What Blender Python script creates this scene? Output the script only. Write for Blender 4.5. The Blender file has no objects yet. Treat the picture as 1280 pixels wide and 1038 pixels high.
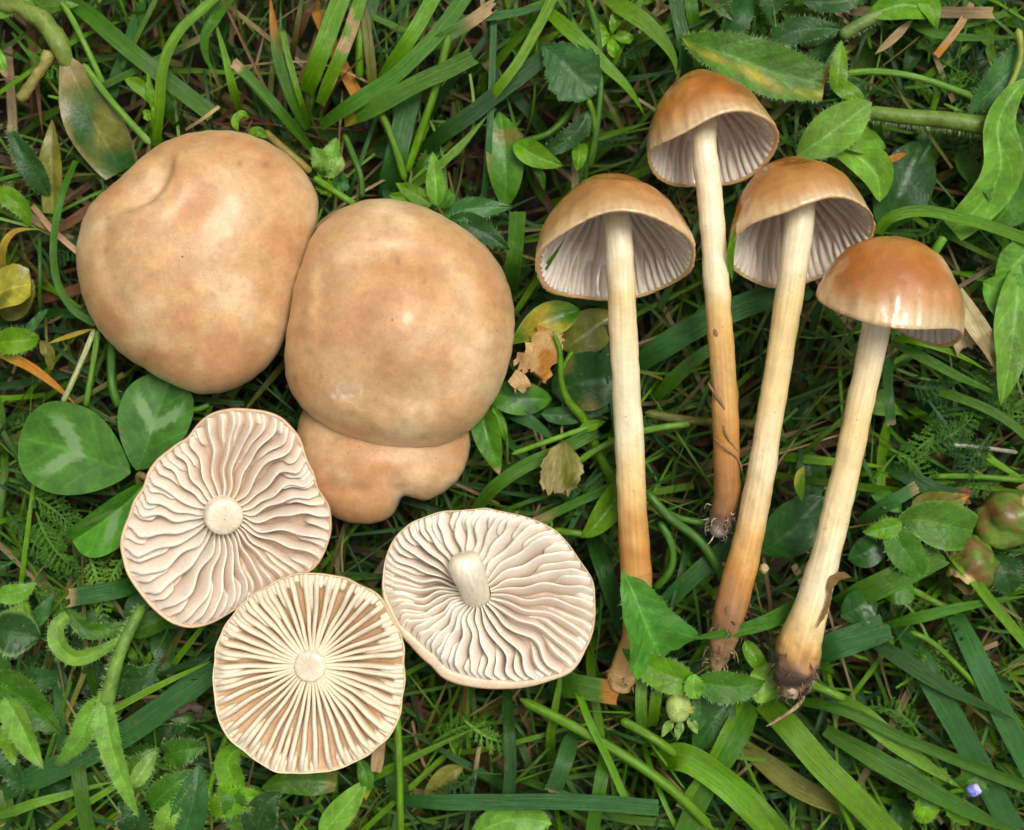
import bpy, bmesh, math, random
import numpy as np

random.seed(7)
RNG = np.random.default_rng(7)
SC = bpy.context.scene
COL = SC.collection
rad = math.radians

# ------------------------------------------------------------------ camera
U = 0.00016            # metres per photo pixel on the reference level
HC, ZR = 2030.0, 130.0 # camera height and reference level (pixels)
cam_d = bpy.data.cameras.new("camera")
cam = bpy.data.objects.new("camera", cam_d)
COL.objects.link(cam)
cam.location = (0, 0, HC * U)
cam.rotation_euler = (0, 0, 0)
cam_d.sensor_fit = 'HORIZONTAL'
cam_d.sensor_width = 36.0
cam_d.lens = 36.0 * (HC - ZR) / 1280.0
cam_d.clip_start = 0.01
cam_d.clip_end = 100.0
cam_d.dof.use_dof = True
cam_d.dof.focus_distance = (HC - 165) * U
cam_d.dof.aperture_fstop = 12.0
SC.camera = cam

# ------------------------------------------------------------------ light
SUN_EL, SUN_ROT = rad(68), rad(42)
world = bpy.data.worlds.new("World")
SC.world = world
world.use_nodes = True
wn = world.node_tree
for n in list(wn.nodes):
    wn.nodes.remove(n)
sky = wn.nodes.new("ShaderNodeTexSky")
sky.sky_type = 'NISHITA'
sky.sun_disc = False
sky.sun_elevation = SUN_EL
sky.sun_rotation = SUN_ROT
sky.air_density = 1.0
sky.dust_density = 6.0
sky.ozone_density = 1.0
hs = wn.nodes.new("ShaderNodeHueSaturation")     # cloud cover: the same grey-white all over
hs.inputs['Saturation'].default_value = 0.08
bg = wn.nodes.new("ShaderNodeBackground")
bg.inputs['Strength'].default_value = 0.08
wo = wn.nodes.new("ShaderNodeOutputWorld")
wn.links.new(sky.outputs[0], hs.inputs['Color'])
wn.links.new(hs.outputs[0], bg.inputs['Color'])
wn.links.new(bg.outputs[0], wo.inputs['Surface'])

sun_d = bpy.data.lights.new("sun", 'SUN')
sun_d.energy = 1.5
sun_d.angle = rad(24)
sun_d.color = (1.0, 0.95, 0.87)
sun = bpy.data.objects.new("sun", sun_d)
COL.objects.link(sun)
sun.rotation_euler = (rad(90) - SUN_EL, 0, math.pi - SUN_ROT) 
# the lamp shines along its -Z: point it away from (sin rot, cos rot) at that elevation
_d = np.array([math.sin(SUN_ROT) * math.cos(SUN_EL), math.cos(SUN_ROT) * math.cos(SUN_EL), math.sin(SUN_EL)])
import mathutils
sun.rotation_euler = mathutils.Vector(_d).to_track_quat('Z', 'Y').to_euler()
sun.location = tuple(_d * 2)

SC.view_settings.view_transform = 'Standard'
SC.view_settings.look = 'None'
SC.view_settings.exposure = 0.5
SC.view_settings.gamma = 1.0
SC.view_settings.use_curve_mapping = False
SC.render.engine = 'CYCLES'
SC.cycles.use_denoising = True
SC.cycles.max_bounces = 8
SC.cycles.transparent_max_bounces = 4

# ------------------------------------------------------------------ helpers
def kz(z):
    return (HC - z) / (HC - ZR)

def P(x, y, z):
    k = kz(z)
    return np.array([(x - 640.0) * k, (519.0 - y) * k, z])

_nt = [RNG.random((32, 32, 32)) for _ in range(3)]
def vnoise(p, s, seed=0):
    """smooth value noise in -1..1 at points p (n,3), feature size s"""
    t = _nt[seed % 3]
    q = np.asarray(p, float) / s + seed * 5.37
    i = np.floor(q).astype(int)
    f = q - i
    f = f * f * (3 - 2 * f)
    out = 0
    for dx in (0, 1):
        for dy in (0, 1):
            for dz in (0, 1):
                w = (f[..., 0] if dx else 1 - f[..., 0]) * (f[..., 1] if dy else 1 - f[..., 1]) * (f[..., 2] if dz else 1 - f[..., 2])
                out = out + w * t[(i[..., 0] + dx) % 32, (i[..., 1] + dy) % 32, (i[..., 2] + dz) % 32]
    return out * 2 - 1

def fbm(p, s, seed=0):
    return vnoise(p, s, seed) * .6 + vnoise(p, s * .45, seed + 1) * .28 + vnoise(p, s * .2, seed + 2) * .14

def sm(a, b, x):
    t = np.clip((x - a) / (b - a), 0, 1)
    return t * t * (3 - 2 * t)

def gridF(n, m, wrap=False):
    """quads of an n x m vertex grid (row-major); wrap joins the last column to the first"""
    mm = m if wrap else m - 1
    i, j = np.meshgrid(np.arange(n - 1), np.arange(mm), indexing='ij')
    a = i * m + j
    b = i * m + (j + 1) % m
    return np.stack([a, b, b + m, a + m], -1).reshape(-1, 4)

SOLID = {'tan_cap_skin', 'wet_tawny_cap_skin', 'pale_gill_flesh', 'thin_gill_flesh', 'fibrous_stem_flesh', 'earthy_root_flesh', 'water_drop'}
def mk(name, V, F, mat, parent=None, col=None, uv=None, smooth=True, origin=None, kind=None):
    V = np.asarray(V, float).reshape(-1, 3)
    F = np.asarray(F, int)
    if parent is not None:
        origin = np.array(parent.get('_o', (0, 0, 0)), float)
    elif origin is None:
        origin = np.array([V[:, 0].mean(), V[:, 1].mean(), V[:, 2].min()])
    me = bpy.data.meshes.new(name)
    k = F.shape[1]
    me.vertices.add(len(V)); me.vertices.foreach_set('co', ((V - origin) * U).ravel())
    me.loops.add(F.size); me.loops.foreach_set('vertex_index', F.ravel())
    me.polygons.add(len(F)); me.polygons.foreach_set('loop_start', np.arange(len(F)) * k)
    me.polygons.foreach_set('use_smooth', np.full(len(F), smooth))
    me.update(calc_edges=True)
    if mat.name in SOLID:
        bm = bmesh.new(); bm.from_mesh(me); bmesh.ops.recalc_face_normals(bm, faces=bm.faces[:]); bm.to_mesh(me); bm.free()
    if col is not None:
        c = np.ones((len(V), 4)); c[:, :3] = np.clip(np.asarray(col).reshape(-1, 3) if np.ndim(col) > 1 else np.tile(col, (len(V), 1)), 0, 1)
        me.attributes.new('col', 'FLOAT_COLOR', 'POINT').data.foreach_set('color', c.ravel())
    if uv is not None:
        w = np.zeros((len(V), 3)); w[:, :2] = np.asarray(uv).reshape(-1, 2)
        me.attributes.new('uvw', 'FLOAT_VECTOR', 'POINT').data.foreach_set('vector', w.ravel())
    me.materials.append(mat)
    o = bpy.data.objects.new(name, me)
    COL.objects.link(o)
    if parent is not None:
        o.parent = parent
    else:
        o.location = tuple(origin * U)
    o['_o'] = [float(q) for q in origin]
    if kind:
        o['kind'] = kind
    return o

def thing(name, label, cat_, base, group=None):
    o = bpy.data.objects.new(name, None)
    COL.objects.link(o)
    o.empty_display_size = 0.005
    o.location = tuple(np.asarray(base) * U)
    o['_o'] = [float(q) for q in base]
    tag(o, label, cat_, group)
    return o

def tag(o, label, cat_, group=None):
    o['label'] = label
    o['category'] = cat_
    if group:
        o['group'] = group
    return o

class Batch:
    def __init__(self):
        self.V, self.F, self.C, self.T, self.n = [], [], [], [], 0
    def add(self, g):
        V, F, C, T = g
        V = V.reshape(-1, 3)
        self.V.append(V); self.F.append(np.asarray(F) + self.n)
        self.C.append(np.asarray(C).reshape(-1, 3)); self.T.append(np.asarray(T).reshape(-1, 2)); self.n += len(V)
    def build(self, name, mat, parent=None, kind=None, smooth=True):
        return mk(name, np.concatenate(self.V), np.concatenate(self.F), mat, parent, np.concatenate(self.C), np.concatenate(self.T), smooth,
                  origin=None if parent is not None else np.zeros(3), kind=kind)

def cat(pts, n):
    p = np.asarray(pts, float)
    if len(p) == 2:
        t = np.linspace(0, 1, n)[:, None]
        return p[0] * (1 - t) + p[1] * t
    d = np.r_[0, np.cumsum(np.linalg.norm(np.diff(p[:, :3], axis=0), axis=1) ** .7)]
    m = np.empty_like(p)
    m[1:-1] = (p[2:] - p[:-2]) / (d[2:] - d[:-2])[:, None]
    m[0] = 1.5 * (p[1] - p[0]) / (d[1] - d[0]) - .5 * m[1]
    m[-1] = 1.5 * (p[-1] - p[-2]) / (d[-1] - d[-2]) - .5 * m[-2]
    t = np.linspace(0, d[-1], n)
    i = np.clip(np.searchsorted(d, t, 'right') - 1, 0, len(p) - 2)
    h = (d[i + 1] - d[i])[:, None]
    s = ((t - d[i])[:, None]) / h
    return ((2*s**3 - 3*s**2 + 1) * p[i] + (s**3 - 2*s**2 + s) * h * m[i] + (-2*s**3 + 3*s**2) * p[i + 1] + (s**3 - s**2) * h * m[i + 1])

def frames(path, roll=0.0):
    t = np.gradient(path, axis=0)
    t /= np.linalg.norm(t, axis=1)[:, None] + 1e-9
    s = np.cross(t, np.array([0, 0, 1.0]))
    bad = np.linalg.norm(s, axis=1) < .05
    s[bad] = np.array([1.0, 0, 0]) - t[bad] * t[bad][:, :1]
    s /= np.linalg.norm(s, axis=1)[:, None]
    n = np.cross(s, t)
    c, q = np.cos(roll), np.sin(roll)
    if np.ndim(roll):
        c, q = c[:, None], q[:, None]
    return t, s * c + n * q, n * c - s * q

PAL = dict(g=(.060, .180, .008), b=(.120, .280, .006), d=(.022, .086, .010), u=(.040, .145, .026), y=(.42, .34, .03), o=(.46, .19, .025),
           s=(.46, .31, .15), r=(.17, .075, .03), l=(.17, .17, .025), p=(.24, .40, .085), k=(.02, .06, .018), e=(.30, .22, .10), v=(.15, .33, .03))
def pc(c):
    return np.array(PAL[c] if isinstance(c, str) else c)

def prof(v, kind):
    if kind == 'p':   w = np.minimum(1, .62 + v * 1.6) * (1 - np.clip((v - .3) / .7, 0, 1) ** 1.9)
    elif kind == 'c': w = np.minimum(1, .72 + v * 1.2)
    elif kind == 'cc': w = np.minimum(1, .8 + v)
    elif kind == 'pp': w = np.clip(1 - np.abs(2 * v - 1) ** 2.2, 0, 1)
    elif kind == 'oval': w = np.sin(np.pi * np.clip(v, 0, 1)) ** .72
    elif kind == 'lance': w = np.sin(np.pi * v ** .72) ** .85
    elif kind == 'obov': w = np.sin(np.pi * v ** 1.45) ** .72
    elif kind == 'blunt': w = np.minimum(np.sin(np.pi * np.clip(v * .80, 0, 1)) ** .8, 1) 
    elif kind == 'clov': w = np.where(v < .58, np.sin(np.pi / 2 * np.minimum(v / .58, 1)) ** .78, np.sqrt(np.clip(1 - ((v - .58) / .42) ** 2.4, 0, 1)))
    elif kind == 'tri': w = np.clip(v * 1.15, 0, 1) ** .8
    elif kind == 'round': w = np.sqrt(np.clip(1 - (2 * v - 1) ** 2, 0, 1))
    else: w = np.ones_like(v)
    return np.maximum(w, .02)

def ribbon(pts, w, kind='p', n=14, m=5, fold=.16, roll=0.0, twist=0.0, color='g', tip=None, start=None, rag=0.0, vein=0.0, wave=0.0, curl=0.0,
           teeth=0, jit=.12, seed=None, pix=True, edge=None, mottle=None, streak=None, jag=0.0):
    """a leaf or blade: a strip with a folded cross-section along a curve"""
    r = np.random.default_rng(abs(int(seed)) if seed is not None else int(abs(pts[0][0]) * 13 + abs(pts[-1][1]) * 7 + w * 3) % 99991)
    p = np.array([P(*q) if pix else q for q in pts])
    path = cat(p, n)
    if n > 20:
        path = path + np.stack([vnoise(path + q * 200, 55, q) for q in range(3)], -1) * np.array([1.6, 1.6, 3.0])
    v = np.linspace(0, 1, n)
    tw = roll + twist * (v - .3)
    t, s, nn = frames(path, tw)
    W = prof(v, kind) * w * .5
    if jag:
        W = W * (1 + jag * r.uniform(-1, 1, n))
    u = np.linspace(-1, 1, m)
    off = fold * np.abs(u)[None, :] * W[:, None] - curl * (u ** 2)[None, :] * W[:, None]
    if vein:
        off = off + vein * np.sin(2 * np.pi * (7 * v[:, None] - 1.6 * np.abs(u)[None, :])) * (np.abs(u) * (1.0 - np.abs(u)))[None, :] * 3
    if wave:
        off = off + wave * np.sin(v[:, None] * r.uniform(9, 14) + r.uniform(0, 6) + u[None, :] * 1.5) * np.abs(u)[None, :]
    uu = np.tile(u, (n, 1))
    if teeth:
        tt = 1 - .16 * np.abs(((v * teeth) % 1) - .15)
        uu = uu * np.where(np.abs(u)[None, :] > .95, tt[:, None], 1)
    V = path[:, None, :] + s[:, None, :] * (uu * W[:, None])[..., None] + nn[:, None, :] * off[..., None]
    if rag:
        V[-1] += t[-1] * (r.uniform(-1, 1, m) * w * rag)[:, None]
    c0 = pc(color) * (1 + r.uniform(-jit, jit)) * (1 + r.uniform(-.06, .06, 3))
    C = np.tile(c0, (n, m, 1))
    pos = V.reshape(-1, 3)
    nz = vnoise(pos, 45, 1).reshape(n, m)
    C = C * (1 + .16 * nz[..., None])
    if mottle:
        mk_ = sm(mottle[2] if len(mottle) > 2 else .0, .45, vnoise(pos, mottle[1], 2).reshape(n, m))
        C = C * (1 - mk_[..., None]) + pc(mottle[0]) * mk_[..., None]
    if streak:
        k = (np.exp(-((u[None, :] - streak[1] + .25 * nz) / streak[2]) ** 2) * (.55 + .45 * np.clip(vnoise(pos, 25, 0).reshape(n, m) * 2, -1, 1)))[..., None]
        C = C * (1 - k) + pc(streak[0]) * k
    if tip:
        k = sm(1 - tip[1], 1 - tip[1] * .4, v[:, None] + .08 * nz)[..., None]
        C = C * (1 - k) + pc(tip[0]) * k
    if start:
        k = sm(start[1], start[1] * .4, v[:, None] + .08 * nz)[..., None]
        C = C * (1 - k) + pc(start[0]) * k
    if edge:
        k = (np.abs(u) > .9)[None, :, None] * np.ones((n, 1, 1)) * .7
        C = C * (1 - k) + pc(edge) * k
    T = np.stack([np.tile(u, (n, 1)) * (w / 16.0 if kind in ('p', 'c', 'cc', 'pp') else 1.0), np.tile(v[:, None], (1, m))], -1)
    return V, gridF(n, m), C, T

def tube(pts, r, n=16, m=8, color='g', tip=None, start=None, pix=True, rough=0.0, close=True, seed=1, jit=.1):
    """a round stalk; r is one radius or one per control point"""
    p = np.array([np.r_[P(*q[:3]), (r if np.isscalar(r) else r[i])] if pix else np.r_[q[:3], (r if np.isscalar(r) else r[i])] for i, q in enumerate(pts)])
    c = cat(p, n)
    path, R = c[:, :3], np.maximum(c[:, 3], .3)
    t, s, nn = frames(path)
    a = np.linspace(0, 2 * np.pi, m, endpoint=False)
    V = path[:, None, :] + (s[:, None, :] * np.cos(a)[None, :, None] + nn[:, None, :] * np.sin(a)[None, :, None]) * R[:, None, None]
    if rough:
        V = V + ((V - path[:, None, :]) / R[:, None, None]) * (fbm(V.reshape(-1, 3), r if np.isscalar(r) else max(r), seed).reshape(n, m) * rough)[..., None]
    if close:
        V[0] = path[0] + (V[0] - path[0]) * .25; V[-1] = path[-1] + (V[-1] - path[-1]) * .25
    rr = np.random.default_rng(int(abs(pts[0][0]) * 3 + abs(pts[-1][1])))
    C = np.tile(pc(color) * (1 + rr.uniform(-jit, jit)), (n, m, 1))
    v = np.linspace(0, 1, n)[:, None]
    nz = vnoise(V.reshape(-1, 3), 30, 0).reshape(n, m)
    C = C * (1 + .15 * nz[..., None])
    if tip:
        k = sm(1 - tip[1], 1 - tip[1] * .4, v + .08 * nz)[..., None]; C = C * (1 - k) + pc(tip[0]) * k
    if start:
        k = sm(start[1], start[1] * .4, v + .08 * nz)[..., None]; C = C * (1 - k) + pc(start[0]) * k
    T = np.stack([np.tile(a / 6.28 * 2 - 1, (n, 1)), np.tile(v, (1, m))], -1)
    return V, gridF(n, m, True), C, T

def hairs(V, n, length, rng, wd=.15, color=(.34, .46, .20)):
    """fine hairs standing on a strip's surface and margins (V: n x m x 3)"""
    N, M = V.shape[:2]
    out, F, C = [], [], []
    du = np.gradient(V, axis=0)
    n = int(n * 1.7); length = length * .7
    for q in range(n):
        i = rng.integers(1, N - 1)
        if rng.random() < .65:
            j = 0 if rng.random() < .5 else M - 1
            o = V[i, j] - V[i, M // 2]
        else:
            j = rng.integers(0, M); o = np.array([0, 0, 1.0]) + rng.normal(0, .4, 3)
        o = o / (np.linalg.norm(o) + 1e-6) + np.array([0, 0, .35]) + rng.normal(0, .25, 3)
        o = o / np.linalg.norm(o) * length * rng.uniform(.5, 1.25)
        b = V[i, j] + du[i, j] * rng.uniform(-.5, .5)
        w = du[i, j] / (np.linalg.norm(du[i, j]) + 1e-6) * wd
        k = len(out)
        out += [b - w, b + w, b + o]
        F.append((k, k + 1, k + 2))
    return np.array(out), np.array(F), np.tile(color, (len(out), 1))

# ------------------------------------------------------------------ materials
class NT:
    def __init__(self, name):
        self.m = bpy.data.materials.new(name); self.m.use_nodes = True
        self.t = self.m.node_tree
        self.t.nodes.clear()
        self.out = self.t.nodes.new('ShaderNodeOutputMaterial')
    def n(self, typ, ins=None, **kw):
        nd = self.t.nodes.new(typ)
        for k, v in kw.items():
            setattr(nd, k, v)
        for k, v in (ins or {}).items():
            if isinstance(v, tuple) and len(v) == 2 and hasattr(v[0], 'outputs'):
                self.t.links.new(v[0].outputs[v[1]], nd.inputs[k])
            elif hasattr(v, 'outputs'):
                self.t.links.new(v.outputs[0], nd.inputs[k])
            else:
                nd.inputs[k].default_value = v
        return nd
    def attr(self, name):
        return self.n('ShaderNodeAttribute', attribute_name=name)
    def noise(self, size_px, detail=3, vec=None, rough=.55):
        if vec is None:
            vec = self.n('ShaderNodeTexCoord')
            return self.n('ShaderNodeTexNoise', {'Vector': (vec, 'Object'), 'Scale': 1.0 / (size_px * U), 'Detail': detail, 'Roughness': rough})
        return self.n('ShaderNodeTexNoise', {'Vector': vec, 'Scale': 1.0, 'Detail': detail, 'Roughness': rough})
    def rng(self, src, a, b, lo=0.3, hi=0.7, out=0):
        return self.n('ShaderNodeMapRange', {'Value': (src, out) if not isinstance(src, tuple) else src, 'From Min': lo, 'From Max': hi, 'To Min': a, 'To Max': b})
    def mul(self, colr, val):
        return self.n('ShaderNodeVectorMath', {0: colr, 1: val}, operation='MULTIPLY')
    def mix(self, f, a, b):
        nd = self.t.nodes.new('ShaderNodeMix'); nd.data_type = 'RGBA'
        for k, v in ((0, f), (6, a), (7, b)):
            if isinstance(v, tuple) and len(v) == 2 and hasattr(v[0], 'outputs'):
                self.t.links.new(v[0].outputs[v[1]], nd.inputs[k])
            elif hasattr(v, 'outputs'):
                self.t.links.new(v.outputs[0], nd.inputs[k])
            else:
                nd.inputs[k].default_value = v
        class W: pass
        w = (nd, 2)
        return w
    def done(self, sh):
        self.t.links.new(sh.outputs[0], self.out.inputs['Surface'])
        return self.m

def leaf_material(name, stripes=True, rough=.34, trans=.30, bump=.35, chevron=False, spec=.5):
    N = NT(name)
    col = N.attr('col'); uv = N.attr('uvw')
    if stripes:
        mp = N.n('ShaderNodeVectorMath', {0: (uv, 'Vector'), 1: (5.5, 3.0, 1.0)}, operation='MULTIPLY')
        st = N.noise(1, 2, (mp, 0))
        fine = N.n('ShaderNodeTexNoise', {'Vector': N.n('ShaderNodeVectorMath', {0: (uv, 'Vector'), 1: (22., 4.0, 1.0)}, operation='MULTIPLY'), 'Scale': 1.0, 'Detail': 1})
        hgt = N.n('ShaderNodeMath', {0: (st, 0), 1: (fine, 0)}, operation='ADD')
        var = N.rng(st, .70, 1.30)
    else:
        cells = N.n('ShaderNodeTexVoronoi', {'Vector': (N.n('ShaderNodeTexCoord'), 'Object'), 'Scale': 1 / (10 * U)}, feature='DISTANCE_TO_EDGE')
        fine = N.noise(4, 3)
        hgt = N.n('ShaderNodeMath', {0: (cells, 'Distance'), 1: (fine, 0)}, operation='ADD')
        sx = N.n('ShaderNodeSeparateXYZ', {0: (uv, 'Vector')})
        au = N.n('ShaderNodeMath', {0: (sx, 'X')}, operation='ABSOLUTE')
        mid0 = N.rng(au, 1.40, 1.0, 0.0, .08)
        vph = N.n('ShaderNodeMath', {0: (sx, 'Y'), 1: 9.0}, operation='MULTIPLY')
        vp2 = N.n('ShaderNodeMath', {0: (au, 0), 1: -2.6, 2: (vph, 0)}, operation='MULTIPLY_ADD')
        vfr = N.n('ShaderNodeMath', {0: (vp2, 0), 1: 1.0}, operation='PINGPONG')
        vln = N.rng(vfr, 1.26, 1.0, 0.0, .16)
        mid = N.n('ShaderNodeMath', {0: (mid0, 0), 1: (vln, 0)}, operation='MULTIPLY')
        var = N.n('ShaderNodeMath', {0: N.rng(N.noise(22, 4), .74, 1.28), 1: (mid, 0)}, operation='MULTIPLY')
    spot = N.rng(N.noise(9, 4), .86, 1.14)
    vv = N.n('ShaderNodeMath', {0: (var, 0), 1: (spot, 0)}, operation='MULTIPLY')
    base = N.mul((col, 'Color'), (vv, 0))
    fl = N.rng(N.noise(13, 5, rough=.65), 0.0, .75, .64, .72)
    bx_ = N.mix((fl, 0), (base, 0), (.20, .15, .035, 1))
    base = N.n('ShaderNodeVectorMath', {0: bx_}, operation='ADD')
    if chevron:
        sx = N.n('ShaderNodeSeparateXYZ', {0: (uv, 'Vector')})
        au = N.n('ShaderNodeMath', {0: (sx, 'X')}, operation='ABSOLUTE')
        ln = N.n('ShaderNodeMath', {0: (au, 0), 1: .34, 2: .47}, operation='MULTIPLY_ADD')
        d = N.n('ShaderNodeMath', {0: (sx, 'Y'), 1: (ln, 0)}, operation='SUBTRACT')
        jag = N.n('ShaderNodeTexNoise', {'Vector': N.n('ShaderNodeVectorMath', {0: (uv, 'Vector'), 1: (10., 9.0, 1.)}, operation='MULTIPLY'), 'Scale': 1.0, 'Detail': 2})
        d2 = N.n('ShaderNodeMath', {0: (jag, 0), 1: .16, 2: (d, 0)}, operation='MULTIPLY_ADD')
        d3 = N.n('ShaderNodeMath', {0: (d2, 0), 1: .08}, operation='SUBTRACT')
        ad = N.n('ShaderNodeMath', {0: (d3, 0)}, operation='ABSOLUTE')
        band = N.rng(ad, .6, 0.0, .045, .10)
        inner = N.rng(au, 1.0, 0.0, .55, .78)
        f = N.n('ShaderNodeMath', {0: (band, 0), 1: (inner, 0)}, operation='MULTIPLY')
        b2 = N.mix((f, 0), (base, 0), (.26, .41, .18, 1))
        base = b2[0]; bo = 2
    else:
        bo = 0
    bp = N.n('ShaderNodeBump', {'Height': (hgt, 0), 'Strength': bump, 'Distance': 1.6 * U})
    ro = N.rng(N.noise(30, 3), rough - .1, rough + .16)
    pb = N.n('ShaderNodeBsdfPrincipled', {'Base Color': (base, bo), 'Roughness': (ro, 0), 'Normal': (bp, 0), 'Specular IOR Level': spec})
    tc = N.mul((base, bo), (1.5, 1.25, .6))
    tr = N.n('ShaderNodeBsdfTranslucent', {'Color': (tc, 0), 'Normal': (bp, 0)})
    ms = N.n('ShaderNodeMixShader', {0: trans, 1: (pb, 0), 2: (tr, 0)})
    return N.done(ms)

def flesh_material(name, rough=.42, coat=0.0, trans=0.0, sss=.25, scale=7.0, mott=.12, bump=.12, bsize=5.0, fine=2.2, fibre=False):
    N = NT(name)
    col = N.attr('col')
    a = N.rng(N.noise(26, 5, rough=.6), 1 - mott, 1 + mott)
    b = N.rng(N.noise(fine * 3, 3), 1 - mott * .45, 1 + mott * .45)
    c3 = N.rng(N.noise(2.2, 2), 1 - mott * .4, 1 + mott * .4)
    sp = N.rng(N.noise(6.5, 2), 1.0, .72, .68, .74)
    v1 = N.n('ShaderNodeMath', {0: (a, 0), 1: (b, 0)}, operation='MULTIPLY')
    v2 = N.n('ShaderNodeMath', {0: (v1, 0), 1: (c3, 0)}, operation='MULTIPLY')
    vv = N.n('ShaderNodeMath', {0: (v2, 0), 1: (sp, 0)}, operation='MULTIPLY')
    base = N.mul((col, 'Color'), (vv, 0))
    if fibre:
        uv = N.attr('uvw')
        st = N.n('ShaderNodeTexNoise', {'Vector': N.n('ShaderNodeVectorMath', {0: (uv, 'Vector'), 1: (16., 7.0, 1.)}, operation='MULTIPLY'), 'Scale': 1.0, 'Detail': 4})
        base = N.mul((base, 0), (N.rng(st, .86, 1.12), 0))
        h = N.n('ShaderNodeMath', {0: (st, 0), 1: (N.noise(bsize, 3), 0)}, operation='ADD')
    else:
        h = N.n('ShaderNodeMath', {0: (N.noise(bsize, 3), 0), 1: (N.noise(fine, 2), 0)}, operation='ADD')
    bp = N.n('ShaderNodeBump', {'Height': (h, 0), 'Strength': bump, 'Distance': 2 * U})
    ro = N.rng(N.noise(40, 3), rough - .08, rough + .12)
    pb = N.n('ShaderNodeBsdfPrincipled', {'Base Color': (base, 0), 'Roughness': (ro, 0), 'Normal': (bp, 0), 'Specular IOR Level': .45,
             'Subsurface Weight': sss, 'Subsurface Radius': (1.0, .42, .2), 'Subsurface Scale': scale * U, 'Coat Weight': coat, 'Coat Roughness': .12})
    if trans:
        tr = N.n('ShaderNodeBsdfTranslucent', {'Color': (base, 0)})
        pb = N.n('ShaderNodeMixShader', {0: trans, 1: (pb, 0), 2: (tr, 0)})
    return N.done(pb)

M_grass = leaf_material('grass_blade_green', rough=.34, spec=.42, bump=.55)
M_leaf = leaf_material('broad_leaf_green', stripes=False, rough=.42, trans=.28, bump=.4, spec=.38)
M_wet = leaf_material('wet_leaf_green', stripes=False, rough=.34, trans=.2, bump=.22, spec=.35)
M_clover = leaf_material('clover_leaf', stripes=False, rough=.52, trans=.25, bump=.2, chevron=True, spec=.3)
M_dry = leaf_material('dry_straw', rough=.6, trans=.2, bump=.5, spec=.25)
M_hair = leaf_material('plant_hair', stripes=False, rough=.5, trans=.45, bump=.0)
M_cap = flesh_material('tan_cap_skin', rough=.40, coat=.2, sss=.22, mott=.15, bump=.16, fine=2.0)
M_wetcap = flesh_material('wet_tawny_cap_skin', rough=.27, coat=.7, sss=.28, scale=10, mott=.12, bump=.30, bsize=11)
M_thin = flesh_material('thin_gill_flesh', rough=.5, trans=.35, sss=.3, scale=5, mott=.06, bump=.10, bsize=4)
M_gill = flesh_material('pale_gill_flesh', rough=.5, sss=.4, scale=6, mott=.06, bump=.10, bsize=4)
M_stem = flesh_material('fibrous_stem_flesh', rough=.33, coat=.12, sss=.28, scale=7, mott=.09, bump=.10, fibre=True)
M_root = flesh_material('earthy_root_flesh', rough=.7, sss=.05, mott=.35, bump=.9, bsize=5, fine=2)

def soil_material():
    N = NT('dark_soil')
    r = N.n('ShaderNodeValToRGB', {0: (N.noise(30, 6, rough=.7), 0)})
    r.color_ramp.elements[0].color = (.012, .008, .005, 1); r.color_ramp.elements[0].position = .35
    r.color_ramp.elements[1].color = (.075, .048, .028, 1); r.color_ramp.elements[1].position = .75
    bp = N.n('ShaderNodeBump', {'Height': (N.noise(14, 6, rough=.7), 0), 'Strength': 1.0, 'Distance': 8 * U})
    return N.done(N.n('ShaderNodeBsdfPrincipled', {'Base Color': (r, 0), 'Roughness': .8, 'Normal': (bp, 0)}))
M_soil = soil_material()

# ------------------------------------------------------------------ ground
def build_ground():
    a = np.linspace(-1100, 1100, 90)
    far = np.array([1600, 3000, 9000, 40000, 150000.])
    ax = np.r_[-far[::-1], a, far]
    X, Y = np.meshgrid(ax, ax, indexing='ij')
    V = np.stack([X, Y, np.zeros_like(X)], -1)
    V[..., 2] = fbm(V.reshape(-1, 3), 160, 0).reshape(X.shape) * 14 - 95
    o = mk('ground', V, gridF(len(ax), len(ax)), M_soil, origin=np.zeros(3))
    o['kind'] = 'structure'
    o['label'] = 'dark damp soil under the turf'
build_ground()

# ------------------------------------------------------------------ mushrooms
TAN = np.array((.60, .36, .165)); TAN_PALE = np.array((.75, .54, .31)); TAN_RED = np.array((.52, .25, .10)); TAN_DARK = np.array((.42, .22, .09))
CREAM = np.array((.80, .69, .52)); FLESH = np.array((.66, .47, .29))

def outline(ctr, pts, n):
    """polar radius (pixels) around ctr at n even angles from a traced margin"""
    d = np.array([(x - ctr[0], ctr[1] - y) for x, y in pts], float)
    a = np.arctan2(d[:, 1], d[:, 0]); r = np.hypot(d[:, 0], d[:, 1])
    o = np.argsort(a); a, r = a[o], r[o]
    a3 = np.r_[a - 2 * np.pi, a, a + 2 * np.pi]; r3 = np.r_[r, r, r]
    th = np.linspace(-np.pi, np.pi, n, endpoint=False)
    q = np.interp(th, a3, r3)
    k = np.exp(-.5 * (np.arange(-6, 7) / (n / 110.0)) ** 2); k /= k.sum()
    q = np.convolve(np.r_[q[-6:], q, q[:6]], k, 'valid')
    return th, q

def seg_dist(x, y, pl):
    best = np.full(x.shape, 1e9)
    for (ax, ay), (bx, by) in zip(pl[:-1], pl[1:]):
        vx, vy = bx - ax, by - ay
        t = np.clip(((x - ax) * vx + (y - ay) * vy) / (vx * vx + vy * vy), 0, 1)
        best = np.minimum(best, np.hypot(x - ax - t * vx, y - ay - t * vy))
    return best

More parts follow.
